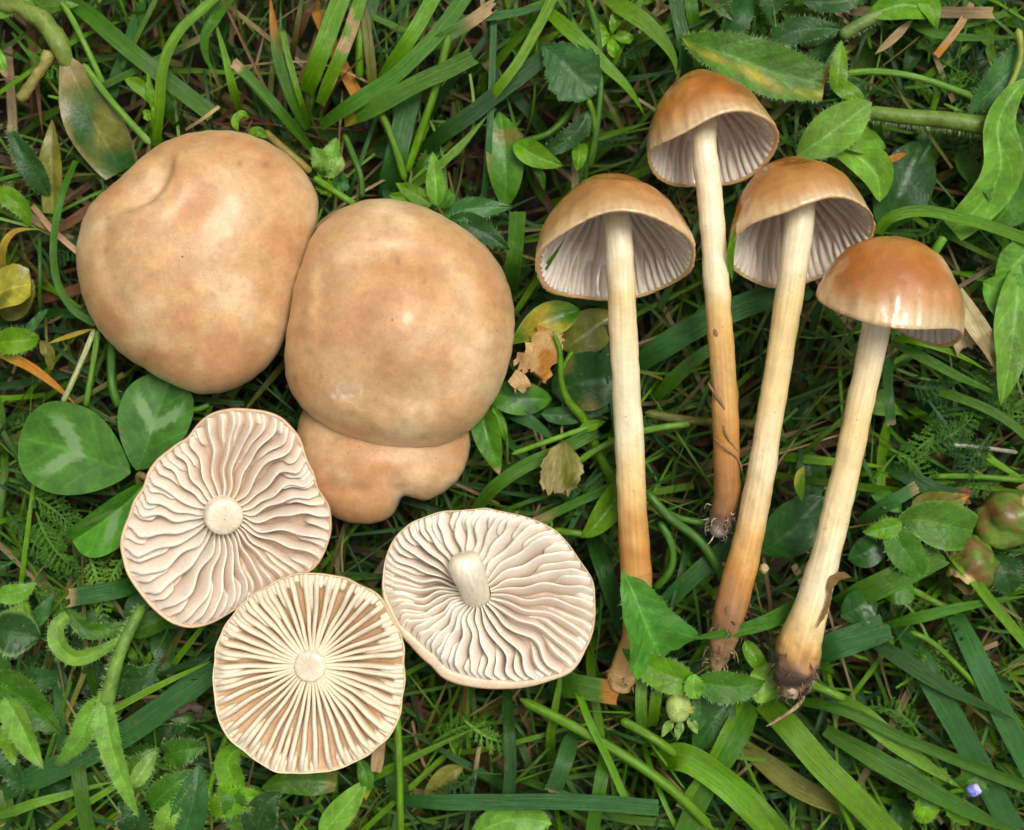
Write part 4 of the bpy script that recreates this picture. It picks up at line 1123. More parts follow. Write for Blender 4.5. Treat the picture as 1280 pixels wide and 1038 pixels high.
blade('thin bright blade overlapping the mouth of the furrowed bell cap', [(640, 398), (664, 362), (688, 326), (707, 296)], 9, [110, 150, 200, 236], 'b', 'p', fold=.4)
blade('torn sliver of blade on the edge of the fluted cap', [(917, 352), (914, 322), (917, 300), (921, 280)], 10, [196, 220, 232, 240], 'b', 'pp')
blade('upright flat blade beside the largest cap', [(640, 362), (642, 330), (644, 298), (646, 264)], 24, [84, 96, 100], 'g', 'cc', fold=.1)
blade('long blade rising from the crinkled gills to the dry flake', [(592, 640), (622, 606), (660, 580), (700, 562), (746, 540)], 20, [106, 112, 108, 96], 'g', 'c', fold=.3)
blade('pointed bluish blade above the dry flake', [(628, 512), (656, 524), (680, 540), (694, 552)], 21, [96, 98, 90], 'u', 'p')
stalk('light stalk running from the dry flake to the stem', [(722, 578), (746, 562), (774, 548)], 4.4, [96, 100, 98], 'v')
stalk('level stalk at the edge of the crinkled gills', [(692, 664), (714, 666), (738, 669)], 5, [98, 102, 100], 'b')
blade('dark curved blade between the crinkled gills and the stem', [(738, 670), (752, 704), (764, 740), (780, 784)], 25, [78, 88, 84], 'd', 'c')
blade('yellow-green leaf tip standing between two stems', [(1006, 582), (1000, 600), (1004, 626)], 16, [112, 120, 116], 'y', 'pp', mottle=('b', 14, .0))
# lower edge
blade('flat green blade lying level along the lower edge', [(506, 1001), (560, 1003), (640, 1002), (740, 1003), (823, 1009)], 24, [110, 114, 114, 112], 'u', 'c', fold=.08)
stalk('upright bright stalk at the end of the level blade', [(496, 890), (499, 950), (500, 1000), (501, 1048)], 4.8, [86, 104, 106, 102], 'b')
blade('upright two-toned blade under the crinkled gills', [(634, 856), (636, 910), (637, 950), (636, 994)], 18, [82, 98, 100], 'd', 'c', fold=.5)
blade('blunt blade leaning above the level blade', [(716, 918), (706, 950), (692, 990)], 25, [100, 104, 98], 'u', 'c', tip=('s', .1))
blade('blade passing down under the right end of the level blade', [(758, 934), (752, 970), (740, 1046)], 20, [92, 96, 92], 'g', 'c')
stalk('thick bright stalk slanting down to the lower edge', [(650, 874), (716, 908), (776, 942), (836, 984), (890, 1036)], 6.6, [86, 104, 104, 98], 'b')
stalk('thinner bright stalk above the thick slanting one', [(776, 900), (812, 920), (846, 944)], 6, [98, 104, 100], 'b')
blade('slim blade crossing the thick stalk toward the level blade', [(714, 842), (734, 892), (758, 946), (784, 1002)], 11, [100, 110, 108], 'b', 'c', fold=.4)
blade('blade with a browned clipped end beside the small bulb', [(686, 856), (724, 858), (772, 866)], 36, [84, 92, 92], 'g', 'c', tip=('o', .2), fold=.1)
blade('short clipped blade standing left of the spiky bud', [(802, 912), (800, 880), (801, 850)], 17, [104, 108, 106], 'v', 'cc')
blade('second short clipped blade, against the spiky bud', [(815, 908), (818, 880), (822, 846)], 17, [104, 108, 106], 'b', 'cc')
blade('broad bright leaf sheath curving to the lower edge', [(822, 950), (856, 946), (900, 972), (940, 1008), (976, 1050)], 42, [104, 112, 110, 104], 'b', 'c', fold=.45, wave=3)
blade('wide blade slanting down under the bright leaf sheath', [(942, 880), (918, 926), (886, 978), (856, 1040)], 32, [92, 98, 92], 'g', 'cc', fold=.15)
blade('narrow blade alongside the wide slanting one', [(930, 872), (906, 914), (884, 960), (850, 1010)], 13, [98, 102, 96], 'b', 'cc')
# lower left
blade('widest dull blade running up from the lower corner to the round gilled cap', [(-10, 994), (60, 966), (130, 932), (200, 888), (270, 834)], 37, [84, 92, 92, 86], 'u', 'c', fold=.15)
blade('thin bright blade crossing the hairy hanging leaves', [(84, 906), (130, 892), (190, 862), (268, 824)], 10, [118, 128, 124, 112], 'b', 'pp')
blade('narrow light blade above the lower corner', [(-10, 1024), (40, 1006), (90, 992), (148, 974)], 15, [92, 98, 94], 'v', 'p')
blade('bright thin blade slanting at the lower edge', [(54, 1046), (100, 1012), (146, 980)], 10, [92, 98, 94], 'b', 'c')
blade('upright blade below the hanging hairy leaves', [(96, 924), (100, 970), (112, 1046)], 22, [94, 98, 96], 'g', 'cc')
blade('shaded upright blade left of the hairy stem', [(70, 820), (74, 880), (80, 960)], 15, [64, 70, 66], 'u', 'cc')
blade('clipped blade with a frayed straw end beside the wavy gills', [(176, 728), (140, 738), (84, 748)], 27, [92, 96, 94], 'u', 'c', tip=('s', .16), rag=.3)
stalk('slim stalk under the round gilled cap, in the lower left', [(284, 918), (270, 958), (258, 1000)], 4, [88, 92, 88], 'b')
# left edge
blade('thin curved blade hooking round the dimpled cap', [(96, 202), (76, 250), (67, 306), (72, 352), (92, 386), (120, 404)], 11, [104, 108, 104, 98], 'g', 'cc', fold=.4)
stalk('pale straight stalk below the dimpled cap', [(118, 412), (100, 456), (78, 504)], 3.6, [96, 100, 96], (.46, .52, .24))
stalk('light green stalk next to the pale straight one', [(123, 412), (116, 456), (107, 508)], 3.8, [96, 100, 98], 'v')
stalk('wet thick stem under the edge of the dimpled cap', [(140, 424), (139, 456), (141, 486), (150, 510)], 6, [84, 92, 88], 'g')
blade('orange dying blade at the left edge above the clover', [(-8, 438), (36, 458), (66, 480), (96, 508)], 15, [92, 98, 94], 'o', 'p', start=('y', .4))
blade('yellow curled strip at the left edge', [(4, 350), (4, 312), (18, 290), (48, 286)], 13, [84, 96, 96], 'y', 'p', mottle=('o', 20, .1))
blade('thin yellow blade pointing at the dimpled cap', [(60, 430), (90, 420), (120, 411)], 7, 90, 'y', 'pp')
blade('reddish brown dead blade touching the dimpled cap', [(48, 376), (76, 368), (112, 356)], 16, 60, 'r', 'cc')
blade('tan dead stalk above the yellow curled strip', [(40, 258), (66, 288), (98, 316)], 9, 72, 's', 'cc')
blade('brown dead leaf strip along the dimpled cap edge', [(56, 296), (90, 276), (128, 246)], 15, 66, 'r', 'pp')
blade('dark green blade beneath the hook of the curved blade', [(54, 390), (84, 392), (120, 392)], 14, 66, 'd', 'cc')

# ------------------------------------------------------------------ broad-leaved plants
PG = 'broad-leaved herbs in the turf'
def herb(name, label, cat_, base, group=PG):
    return thing(name, label, cat_, P(*base), group)

def leaf(t, pts, w, z, kind='oval', color='g', mat=None, hairy=0, name='leaf', seed=3, n=24, m=11, hl=9, **kw):
    kw.setdefault('fold', .28); kw.setdefault('vein', .8); kw.setdefault('wave', 2.0)
    g = ribbon(zed(pts, z), w, kind, n, m, color=color, **kw)
    o = mk(name, g[0], g[1], mat or M_leaf, t, g[2], g[3])
    if hairy:
        h = hairs(g[0], hairy, hl, np.random.default_rng(seed))
        mk('leaf_hairs', h[0], h[1], M_hair, o, h[2], np.zeros((len(h[0]), 2)), kind='stuff')
    return o

def stemlet(t, pts, r, z, color='g', hairy=0, name='stem', hl=8, **kw):
    g = tube(zed(pts, z), r, 22, 10, color=color, **kw)
    o = mk(name, g[0], g[1], M_leaf, t, g[2], g[3])
    if hairy:
        h = hairs(g[0], hairy, hl, np.random.default_rng(9))
        mk('stem_hairs', h[0], h[1], M_hair, o, h[2], np.zeros((len(h[0]), 2)), kind='stuff')
    return o

# clover
t = herb('clover', 'clover leaf with pale chevrons on its leaflets, between two caps', 'clover', (172, 594, 60))
CL = (.060, .200, .018)
g = dict(mat=M_clover, n=34, m=19, vein=.25, name='leaflet', teeth=0)
leaf(t, [(163, 592), (120, 576), (70, 558), (24, 548)], 116, [112, 118, 120, 112], 'clov', CL, fold=.08, **g)
leaf(t, [(172, 588), (184, 556), (198, 516), (214, 468)], 92, [108, 110, 106, 96], 'clov', CL, fold=.22, **g)
leaf(t, [(184, 600), (160, 626), (128, 652), (90, 676)], 62, [112, 116, 112, 100], 'clov', (.075, .24, .02), fold=.9, roll=.5, **g)
stemlet(t, [(186, 600), (174, 594), (176, 612), (196, 640)], 4.5, [112, 108, 90, 60], (.20, .15, .05), name='petiole')
stemlet(t, [(234, 512), (246, 512), (262, 506)], 4, [94, 96, 92], 'g', name='petiole')

# corner plant, upper left
t = herb('rotting_rosette', 'fleshy half-rotted rosette with olive leaves in the upper corner', 'plant', (60, 60, 30))
stemlet(t, [(-8, 6), (28, 12), (56, 28), (74, 58), (84, 84)], [7, 10, 11, 12, 9], [92, 104, 104, 96], (.20, .28, .05), rough=4)
stemlet(t, [(64, 64), (46, 94), (24, 126)], [7, 7, 8], [96, 94, 86], (.30, .27, .07), name='cut_stem', rough=3)
leaf(t, [(78, 66), (100, 110), (122, 160), (152, 214)], 72, [98, 94, 84, 66], 'blunt', 'l', M_wet, start=('e', .35), edge='e', fold=.12, wave=3, mottle=('d', 40, -.1), name='decayed_leaf')
leaf(t, [(66, 150), (66, 200), (64, 268)], 30, [70, 66, 56], 'blunt', 'l', M_wet, fold=.5)
leaf(t, [(60, 246), (40, 210), (24, 184), (9, 156)], 30, [64, 80, 86, 84], 'lance', 'd', hairy=70, tip=('e', .12))
leaf(t, [(-6, 22), (14, 10), (36, 8), (40, 24)], 20, [92, 98, 94, 80], 'lance', 'v', hairy=40)
leaf(t, [(-8, 52), (2, 80), (8, 98)], 14, [84, 84, 76], 'pp', 'v', tip=('s', .3))
leaf(t, [(-6, 238), (12, 246), (30, 264), (36, 284)], 26, [92, 98, 92, 78], 'lance', 'b', hairy=50)

t = herb('yellowed_leaf', 'yellow-brown wilted leaf at the left edge', 'leaf', (10, 390, 40))
leaf(t, [(-20, 374), (8, 362), (38, 356)], 62, [62, 84, 88], 'blunt', (.40, .33, .03), M_wet, fold=.25, mottle=('l', 30, -.1), roll=.4, name='blade')
leaf(t, [(0, 396), (20, 376), (40, 350)], 44, [40, 54, 58], 'oval', 'l', M_wet, name='blade')

t = herb('hairy_sprout', 'small hairy sprout at the left edge above the clover', 'plant', (20, 430, 50))
leaf(t, [(-8, 430), (12, 428), (30, 426), (50, 424)], 34, [82, 92, 92, 80], 'oval', 'b', hairy=80, fold=.5)
leaf(t, [(28, 424), (46, 402), (60, 386)], 12, [86, 92, 86], 'pp', 'u')
leaf(t, [(50, 426), (62, 444), (62, 466)], 16, [82, 82, 70], 'lance', 'l')

t = herb('chickweed_sprout', 'tiny bright sprout above the dimpled cap', 'plant', (190, 150, 50))
leaf(t, [(192, 136), (180, 112), (158, 98)], 18, [96, 102, 98], 'obov', 'b'); leaf(t, [(192, 140), (188, 108), (186, 88)], 11, [96, 104, 104], 'lance', 'b'); leaf(t, [(190, 140), (178, 146)], 16, [92, 90], 'oval', 'b')
stemlet(t, [(190, 160), (191, 148), (192, 134)], 3.5, [76, 88, 96], 'b')
t = herb('curled_seedling', 'curled seedling peeping over the top of the dimpled cap', 'plant', (300, 158, 60))
leaf(t, [(298, 166), (294, 152), (302, 143), (311, 148)], 11, [108, 114, 114, 108], 'oval', 'b'); leaf(t, [(310, 172), (322, 166), (334, 174)], 14, [108, 112, 108], 'oval', 'b')
stemlet(t, [(330, 164), (352, 184), (378, 206), (388, 216)], 5, [104, 108, 106, 100], (.30, .24, .05), name='runner')

t = herb('crinkled_tuft', 'crinkled pale green leaf tuft in the gap above the two largest caps', 'plant', (405, 210, 40))
for a, b, w, c in (((398, 215), (420, 172), 24, 'v'), ((404, 218), (428, 196), 22, 'p'), ((402, 222), (392, 184), 22, 'v'), ((412, 226), (436, 232), 26, 'u'), ((400, 228), (410, 246), 20, 'b')):
    leaf(t, [a, ((a[0] + b[0]) / 2 + 3, (a[1] + b[1]) / 2), b], w, [84, 102, 98], 'oval', c, hairy=40, wave=2.5, vein=1.5, hl=6)
t = herb('leafy_sprout', 'leafy sprout with an upright folded leaf above the largest cap', 'plant', (535, 245, 50))
leaf(t, [(546, 258), (544, 228), (540, 188)], 24, [106, 112, 104], 'lance', 'v', hairy=50, fold=.5, hl=6)
leaf(t, [(540, 256), (518, 242), (494, 228)], 22, [106, 108, 100], 'lance', 'b', hairy=30, hl=6); leaf(t, [(538, 258), (512, 252), (486, 244)], 20, [102, 104, 98], 'oval', 'b'); leaf(t, [(548, 258), (560, 250), (562, 236)], 18, [104, 108, 102], 'oval', 'g')
t = herb('dull_leaf_pair', 'dull grey-green leaves at the shoulder of the largest cap', 'plant', (600, 270, 50))
leaf(t, [(555, 272), (590, 262), (640, 260)], 30, [94, 100, 92], 'lance', 'u', hairy=50); leaf(t, [(560, 276), (596, 288), (636, 312)], 34, [98, 104, 100], 'lance', 'd', hairy=60)
t = herb('mottled_leaf', 'upright mottled leaf between the largest cap and furrowed bell cap', 'leaf', (640, 190, 50))
leaf(t, [(630, 262), (632, 220), (630, 176), (626, 140)], 48, [66, 76, 78, 70], 'oval', 'g', M_wet, mottle=('l', 22, .0), name='blade')

t = herb('serrated_leaf', 'toothed downy leaf on a thin stalk near the upper middle', 'leaf', (738, 150, 60))
leaf(t, [(676, 56), (700, 74), (722, 96), (746, 118)], 78, [96, 104, 104, 100], 'obov', 'u', hairy=120, teeth=6, n=40, m=15, hl=5, name='blade', vein=1.6, wave=2)
stemlet(t, [(734, 122), (742, 146), (744, 176), (736, 208)], 4, [98, 92, 84, 70], 'b', name='petiole')
t = herb('willowherb_sprout', 'small lance leaves on a bent stalk beside the furrowed bell cap', 'plant', (690, 190, 40))
leaf(t, [(734, 140), (722, 164), (690, 186), (668, 190)], 26, [92, 94, 90, 80], 'lance', 'd', hairy=30); leaf(t, [(644, 180), (670, 196), (704, 208)], 32, [86, 92, 86], 'lance', 'b', fold=.5); leaf(t, [(722, 214), (724, 196), (726, 180)], 20, [86, 88, 80], 'blunt', 'b')
stemlet(t, [(656, 176), (690, 164), (722, 126)], 4.4, [70, 72, 60], 'g'); leaf(t, [(650, 186), (672, 212), (680, 240)], 12, [82, 84, 72], 'pp', 'g')
t = herb('tiny_rosette', 'tiny rosette between arching blades above the topmost cap', 'plant', (765, 45, 50))
for a in (0.2, 1.4, 2.6, 3.6, 5.0):
    leaf(t, [(764, 44), (764 + 16 * math.cos(a), 44 + 16 * math.sin(a)), (764 + 28 * math.cos(a), 44 + 28 * math.sin(a))], 16, [84, 92, 86], 'obov', 'b')

# upper right
t = herb('hairy_leaf', 'broad hairy leaf with yellow streak and torn end behind the topmost cap', 'leaf', (860, 50, 50))
leaf(t, [(852, 46), (890, 62), (950, 84), (1030, 108)], 66, [96, 110, 110, 100], 'blunt', 'g', hairy=320, streak=('y', .45, .25), tip=('o', .07), n=32, m=13, fold=.25, hl=8, vein=1.6, name='blade')
t = herb('hairy_herb', 'hairy herb with overlapping leaves behind the fluted cap', 'plant', (1050, 150, 50))
stemlet(t, [(1084, 140), (1130, 146), (1180, 150), (1246, 160)], [9, 10, 11, 13], [100, 104, 106, 104], (.16, .25, .04), hairy=260, hl=11)
leaf(t, [(1046, 116), (1048, 90), (1052, 50)], 24, [106, 116, 114], 'lance', 'b', hairy=50); leaf(t, [(996, 196), (1036, 168), (1090, 128)], 56, [104, 114, 112], 'oval', 'v', hairy=120, fold=.35)
leaf(t, [(1044, 178), (1076, 176), (1108, 184)], 32, [98, 104, 98], 'oval', 'b'); leaf(t, [(1034, 182), (1066, 192), (1094, 216), (1100, 252)], 46, [92, 100, 104, 92], 'oval', 'v', fold=.6); leaf(t, [(1040, 110), (1066, 118), (1080, 136)], 22, [108, 112, 104], 'lance', 'b')
t = herb('downy_leaves', 'downy lance leaves along the upper right edge', 'plant', (1060, 30, 40))
leaf(t, [(958, 58), (1000, 38), (1056, 38)], 34, [74, 84, 84], 'lance', 'd', hairy=80); stemlet(t, [(1050, 46), (1080, 28), (1120, 8)], 8, [84, 88, 84], (.16, .24, .06), hairy=90)
leaf(t, [(1084, 22), (1130, 8), (1176, 18)], 40, [88, 96, 90], 'oval', 'b', fold=.4); leaf(t, [(1150, -6), (1164, 14), (1168, 36)], 26, [92, 98, 92], 'lance', 'b'); leaf(t, [(958, 22), (966, -4), (964, -30)], 36, [70, 76, 70], 'oval', 'd', hairy=40)
leaf(t, [(1000, 0), (1040, 4), (1084, -4)], 30, [78, 84, 80], 'oval', 'd', hairy=60)
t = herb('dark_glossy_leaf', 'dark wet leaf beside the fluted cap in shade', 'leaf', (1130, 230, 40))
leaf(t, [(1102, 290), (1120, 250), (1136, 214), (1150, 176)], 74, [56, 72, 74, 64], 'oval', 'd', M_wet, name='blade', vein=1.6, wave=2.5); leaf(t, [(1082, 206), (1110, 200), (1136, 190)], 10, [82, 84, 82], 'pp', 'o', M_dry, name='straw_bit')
t = herb('folded_leaf', 'large hairy leaf folded over itself at the upper right edge', 'plant', (1240, 200, 40))
leaf(t, [(1210, 142), (1236, 116), (1262, 90), (1292, 60)], 46, [98, 108, 112, 108], 'blunt', 'u', hairy=110, fold=.3, hl=11)
leaf(t, [(1290, 96), (1262, 122), (1246, 160), (1250, 210), (1236, 246), (1190, 288)], 50, [120, 124, 120, 118, 110, 92], 'blunt', 'v', fold=.5, edge='p', wave=2.5)
leaf(t, [(1262, 150), (1262, 200), (1264, 250), (1240, 284)], 84, [96, 108, 106, 92], 'oval', 'g', M_wet, vein=1.8, wave=3)
stemlet(t, [(1272, 36), (1276, 66), (1268, 96), (1254, 120)], [5, 4, 3.5, 3], [124, 126, 124, 120], (.30, .36, .06), name='edge_rib')
stemlet(t, [(1180, 296), (1170, 312), (1158, 330)], 6, [92, 88, 76], 'v', name='petiole')
t = herb('torn_bright_leaf', 'bright torn lobed leaf at the right edge beside the husk', 'leaf', (1260, 400, 50))
leaf(t, [(1230, 352), (1262, 372), (1300, 400)], 74, [100, 112, 108], 'blunt', (.13, .34, .03), wave=3, vein=1.8, name='lobe'); leaf(t, [(1276, 330), (1268, 400), (1262, 450), (1250, 506)], 54, [112, 124, 122, 112], 'lance', 'v', wave=3, vein=1.5, name='lobe')
leaf(t, [(1292, 300), (1270, 330), (1246, 350)], 50, [104, 108, 100], 'oval', (.13, .34, .03), name='lobe')

t = herb('papery_husk', 'tan papery husk beside the glossy cap', 'husk', (1220, 420, 60))
for pts, w, z in (([(1194, 366), (1212, 396), (1232, 426), (1256, 462)], 26, [112, 122, 120, 108]), ([(1186, 392), (1198, 414), (1206, 436)], 30, [104, 112, 104])):
    g = ribbon(zed(pts, z), w, 'cc', 22, 9, color=(.52, .40, .22), fold=.5, wave=1.5, rag=.3, mottle=('e', 14, .0)); mk('husk_layer', g[0], g[1], M_dry, t, g[2], g[3])

t = herb('oval_leaf_herb', 'herb with blunt oval leaves beside the thick stem', 'plant', (1120, 660, 50))
leaf(t, [(1120, 652), (1150, 650), (1180, 656), (1216, 664)], 62, [102, 110, 110, 98], 'blunt', 'g', n=28, fold=.15, hairy=50, vein=.9, edge='v'); leaf(t, [(1106, 650), (1124, 680), (1140, 702), (1150, 724)], 44, [106, 110, 106, 96], 'oval', 'g', hairy=50)
leaf(t, [(1128, 654), (1104, 662), (1078, 666)], 26, [112, 114, 108], 'lance', 'b', hairy=40); leaf(t, [(1126, 640), (1112, 626), (1090, 618)], 24, [96, 98, 90], 'oval', 'g'); leaf(t, [(1060, 700), (1084, 690), (1104, 668)], 40, [84, 90, 86], 'oval', 'd', M_wet)
leaf(t, [(1098, 744), (1116, 736), (1140, 732)], 44, [88, 96, 90], 'blunt', 'g', hairy=30); leaf(t, [(1050, 770), (1072, 760), (1090, 742)], 46, [84, 90, 84], 'oval', 'd', M_wet); leaf(t, [(1140, 626), (1170, 632), (1212, 620)], 36, [92, 96, 90], 'lance', 'l', tip=('o', .2))
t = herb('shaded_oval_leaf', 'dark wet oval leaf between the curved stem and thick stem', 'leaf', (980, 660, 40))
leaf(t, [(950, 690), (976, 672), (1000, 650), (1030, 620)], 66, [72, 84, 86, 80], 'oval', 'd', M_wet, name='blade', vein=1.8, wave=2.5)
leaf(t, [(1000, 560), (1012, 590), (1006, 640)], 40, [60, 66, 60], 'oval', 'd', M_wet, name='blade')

def pod(label, ctr, z, r, tilt, seed, mouth):
    rg = np.random.default_rng(seed)
    t = herb('seed_pod', label, 'seed pod', (ctr[0], ctr[1], z - r), 'gnawed pods at the edge')
    n, m = 26, 32
    C = P(*ctr, z)
    al = np.linspace(.02, 2.55, n); f = np.linspace(0, 6.283, m, endpoint=False)
    A, F = np.meshgrid(al, f, indexing='ij')
    D = np.stack([np.sin(A) * np.cos(F), np.sin(A) * np.sin(F), np.cos(A)], -1)
    ax = np.array(mouth, float); ax /= np.linalg.norm(ax)
    e1 = np.cross(ax, [0.2, .3, 1]); e1 /= np.linalg.norm(e1); e2 = np.cross(ax, e1)
    L = D[..., 0:1] * e1 + D[..., 1:2] * e2 - D[..., 2:3] * ax * 1.15
    lump = fbm(L.reshape(-1, 3) * 50 + seed * 40, 30, seed).reshape(n, m)
    V = C + L * (r * (1 + .34 * lump))[..., None]
    b = fbm(V.reshape(-1, 3), 22, seed).reshape(n, m)
    c = np.tile(np.array((.075, .125, .018)), (n, m, 1)); c = blend(c, .8 * sm(-.05, .25, b), (.12, .055, .018)); c = blend(c, sm(.15, .5, -b), (.11, .17, .022))
    c[-3:] = (.34, .26, .10)
    mk('shell', V, gridF(n, m, True), M_wet, t, c)
    return t
pod('gnawed green-brown pod with an open end, above the flat light blade', (1214, 706), 88, 30, 0, 3, (-.5, -.75, .25))
pod('swollen green-brown pod touching the right edge', (1262, 650), 84, 38, 0, 4, (.8, .3, .4))
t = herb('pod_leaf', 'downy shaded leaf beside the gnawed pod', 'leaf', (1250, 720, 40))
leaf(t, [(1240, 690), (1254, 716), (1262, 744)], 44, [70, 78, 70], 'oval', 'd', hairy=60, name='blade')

# around the crinkled cap and stems
t = herb('variegated_leaf', 'yellow and green mottled leaf between the largest cap and a stem', 'leaf', (660, 430, 60))
leaf(t, [(636, 432), (664, 412), (692, 398), (724, 388)], 44, [96, 104, 104, 96], 'obov', 'g', M_wet, mottle=('y', 30, -.35), edge='p', name='blade')
t = herb('olive_leaf', 'shaded olive leaf next to the furrowed cap stem', 'leaf', (735, 420, 40))
leaf(t, [(706, 438), (730, 418), (768, 392)], 56, [72, 78, 74], 'oval', 'l', M_wet, name='blade')
t = herb('tan_flake', 'torn tan leaf flake beside the largest cap', 'leaf fragment', (668, 445, 80))
g = ribbon(zed([(690, 414), (678, 440), (660, 468)], [112, 114, 106]), 44, 'cc', 16, 13, color=(.58, .36, .15), fold=.15, rag=.25, wave=3, jag=.22, mottle=('o', 18, .0)); V = g[0]; V[0] += np.random.default_rng(3).normal(0, 3, V[0].shape); mk('flake', V, g[1], M_dry, t, g[2], g[3])
g = ribbon(zed([(640, 470), (650, 478), (654, 488)], [106, 106, 98]), 22, 'cc', 10, 7, color=(.60, .42, .18), fold=.3, rag=.4, wave=2); mk('flake', g[0], g[1], M_dry, t, g[2], g[3])
t = herb('branched_stalk', 'bright forked stalk beside the tan flake', 'plant', (730, 530, 50))
stemlet(t, [(691, 414), (700, 440), (702, 480), (712, 504), (730, 524), (748, 566), (770, 610)], [2.5, 3.6, 4.2, 5.2, 6, 6, 6], [122, 120, 112, 104, 96, 86, 72], 'b'); stemlet(t, [(703, 462), (710, 448), (716, 440)], 3, [114, 116, 114], 'b', name='branch')
stemlet(t, [(640, 568), (690, 550), (736, 534)], 3.5, [92, 98, 98], 'v', name='branch')
leaf(t, [(724, 538), (742, 532), (756, 528)], 14, [98, 102, 98], 'lance', 'b')
t = herb('wet_leaf_trio', 'dark wet leaves lying between the largest cap and the furrowed cap stem', 'plant', (680, 490, 40))
leaf(t, [(690, 500), (650, 498), (604, 492)], 44, [84, 92, 84], 'oval', 'g', M_wet, mottle=('d', 24, .0)); leaf(t, [(690, 490), (730, 478), (784, 470)], 76, [74, 84, 78], 'oval', 'd', M_wet, mottle=('l', 30, .2)); leaf(t, [(600, 506), (608, 544), (624, 594)], 36, [94, 102, 94], 'lance', 'g', M_wet, tip=('s', .1), fold=.4)
leaf(t, [(614, 508), (624, 528), (630, 552)], 14, [100, 100, 92], 'pp', 'b'); leaf(t, [(676, 518), (710, 520), (780, 504)], 24, [80, 84, 80], 'lance', 'u')
t = herb('dry_flake', 'translucent olive-brown dry leaf piece hanging on a blade', 'leaf fragment', (700, 590, 80))
g = ribbon(zed([(706, 552), (702, 578), (694, 614)], [112, 118, 106]), 54, 'blunt', 18, 13, color=(.36, .30, .12), fold=.35, rag=.12, wave=4, jag=.12, roll=.2, mottle=('l', 22, .0)); mk('flake', g[0], g[1], M_dry, t, g[2], g[3])
t = herb('sheath_leaf', 'bright folded leaf sheath between the crinkled cap and a stem', 'leaf', (745, 655, 50))
leaf(t, [(728, 672), (744, 658), (764, 632), (786, 600)], 36, [104, 110, 104, 90], 'blunt', 'b', fold=.6, name='blade')
t = herb('torn_green_leaf', 'bright triangular torn leaf covering the foot of a stem', 'leaf', (800, 770, 60))
leaf(t, [(777, 712), (793, 744), (806, 776), (822, 816)], 92, [132, 144, 142, 122], 'tri', (.085, .27, .03), hairy=60, n=30, m=13, fold=.55, wave=6, roll=.25, vein=1.6, rag=.12, jag=.05, name='blade')
t = herb('hairy_leaf_pair', 'hairy opposite leaf pair with a bud, below the torn stem foot', 'plant', (865, 850, 50))
leaf(t, [(868, 852), (838, 846), (806, 832), (778, 812)], 42, [128, 132, 126, 116], 'lance', 'b', hairy=170, fold=.35, hl=7); leaf(t, [(868, 852), (900, 858), (930, 858), (956, 852)], 40, [128, 132, 128, 118], 'lance', 'g', hairy=170, fold=.3, hl=7)
leaf(t, [(868, 842), (866, 856), (870, 874)], 24, [134, 138, 132], 'oval', 'v', hairy=60, hl=6, fold=.5, name='bud'); leaf(t, [(938, 840), (956, 852), (976, 868)], 54, [112, 118, 112], 'oval', (.17, .33, .03), hairy=40, wave=3); leaf(t, [(930, 800), (944, 824), (962, 850)], 22, [104, 110, 104], 'lance', 'b')
t = herb('spiky_bud', 'round bristly green bud under the hairy leaf pair', 'bud', (848, 886, 80))
C = P(848, 884, 112); A, F = np.meshgrid(np.linspace(.02, 3.1, 16), np.linspace(0, 6.283, 20, endpoint=False), indexing='ij')
V = C + np.stack([np.sin(A) * np.cos(F) * 16, np.sin(A) * np.sin(F) * 20, np.cos(A) * 15], -1)
mk('bud_body', V, gridF(16, 20, True), M_leaf, t, np.tile((.26, .33, .10), (16, 20, 1)))
h = hairs(V, 420, 9, np.random.default_rng(2), wd=.4, color=(.5, .55, .3)); mk('bristles', h[0], h[1], M_hair, t, h[2], np.zeros((len(h[0]), 2)), kind='stuff')
for a, b in (((840, 900), (826, 922)), ((850, 902), (846, 926)), ((860, 898), (872, 918))):
    leaf(t, [a, b], 12, [104, 98], 'lance', 'p', name='sepal')
leaf(t, [(872, 866), (874, 892), (866, 918)], 26, [100, 102, 92], 'lance', 'u', name='sepal')
t = herb('fallen_leaf', 'curled dark leaf between the clipped blades and broad leaf sheath', 'leaf', (900, 900, 40))
leaf(t, [(916, 872), (888, 906), (868, 946)], 44, [82, 88, 80], 'lance', 'd', name='blade')

# lower right speedwell
t = herb('speedwell', 'small plant with two blue flower buds at the lower right', 'flower', (1180, 990, 40))
for a, b, w, c in (((1160, 980), (1120, 940), 46, 'g'), ((1164, 990), (1150, 1030), 34, 'b'), ((1176, 990), (1212, 1030), 30, 'b'), ((1170, 980), (1136, 1000), 40, 'g'), ((1190, 990), (1236, 960), 36, 'g'), ((1172, 984), (1180, 960), 22, 'b')):
    leaf(t, [a, ((a[0] + b[0]) / 2, (a[1] + b[1]) / 2), b], w, [86, 96, 88], 'oval', c, hairy=30, teeth=5, wave=2)
stemlet(t, [(1172, 1000), (1190, 990), (1214, 988)], 3, [92, 104, 116], 'b'); 
for x, y, r, z in ((1217, 988, 8, 122), (1156, 988, 5, 108)):
    C = P(x, y, z); A, F = np.meshgrid(np.linspace(.02, 3.1, 12), np.linspace(0, 6.283, 16, endpoint=False), indexing='ij')
    q = r * (1 + .12 * np.sin(F * 4 + A * 2))
    V = C + np.stack([np.sin(A) * np.cos(F) * q * 1.15, np.sin(A) * np.sin(F) * q, np.cos(A) * q], -1)
    cc = blend(np.tile((.22, .24, .62), (12, 16, 1)), sm(-.2, .9, np.cos(F - .5) * np.sin(A)), (.62, .62, .85))
    mk('petals', V, gridF(12, 16, True), M_gill, t, cc)

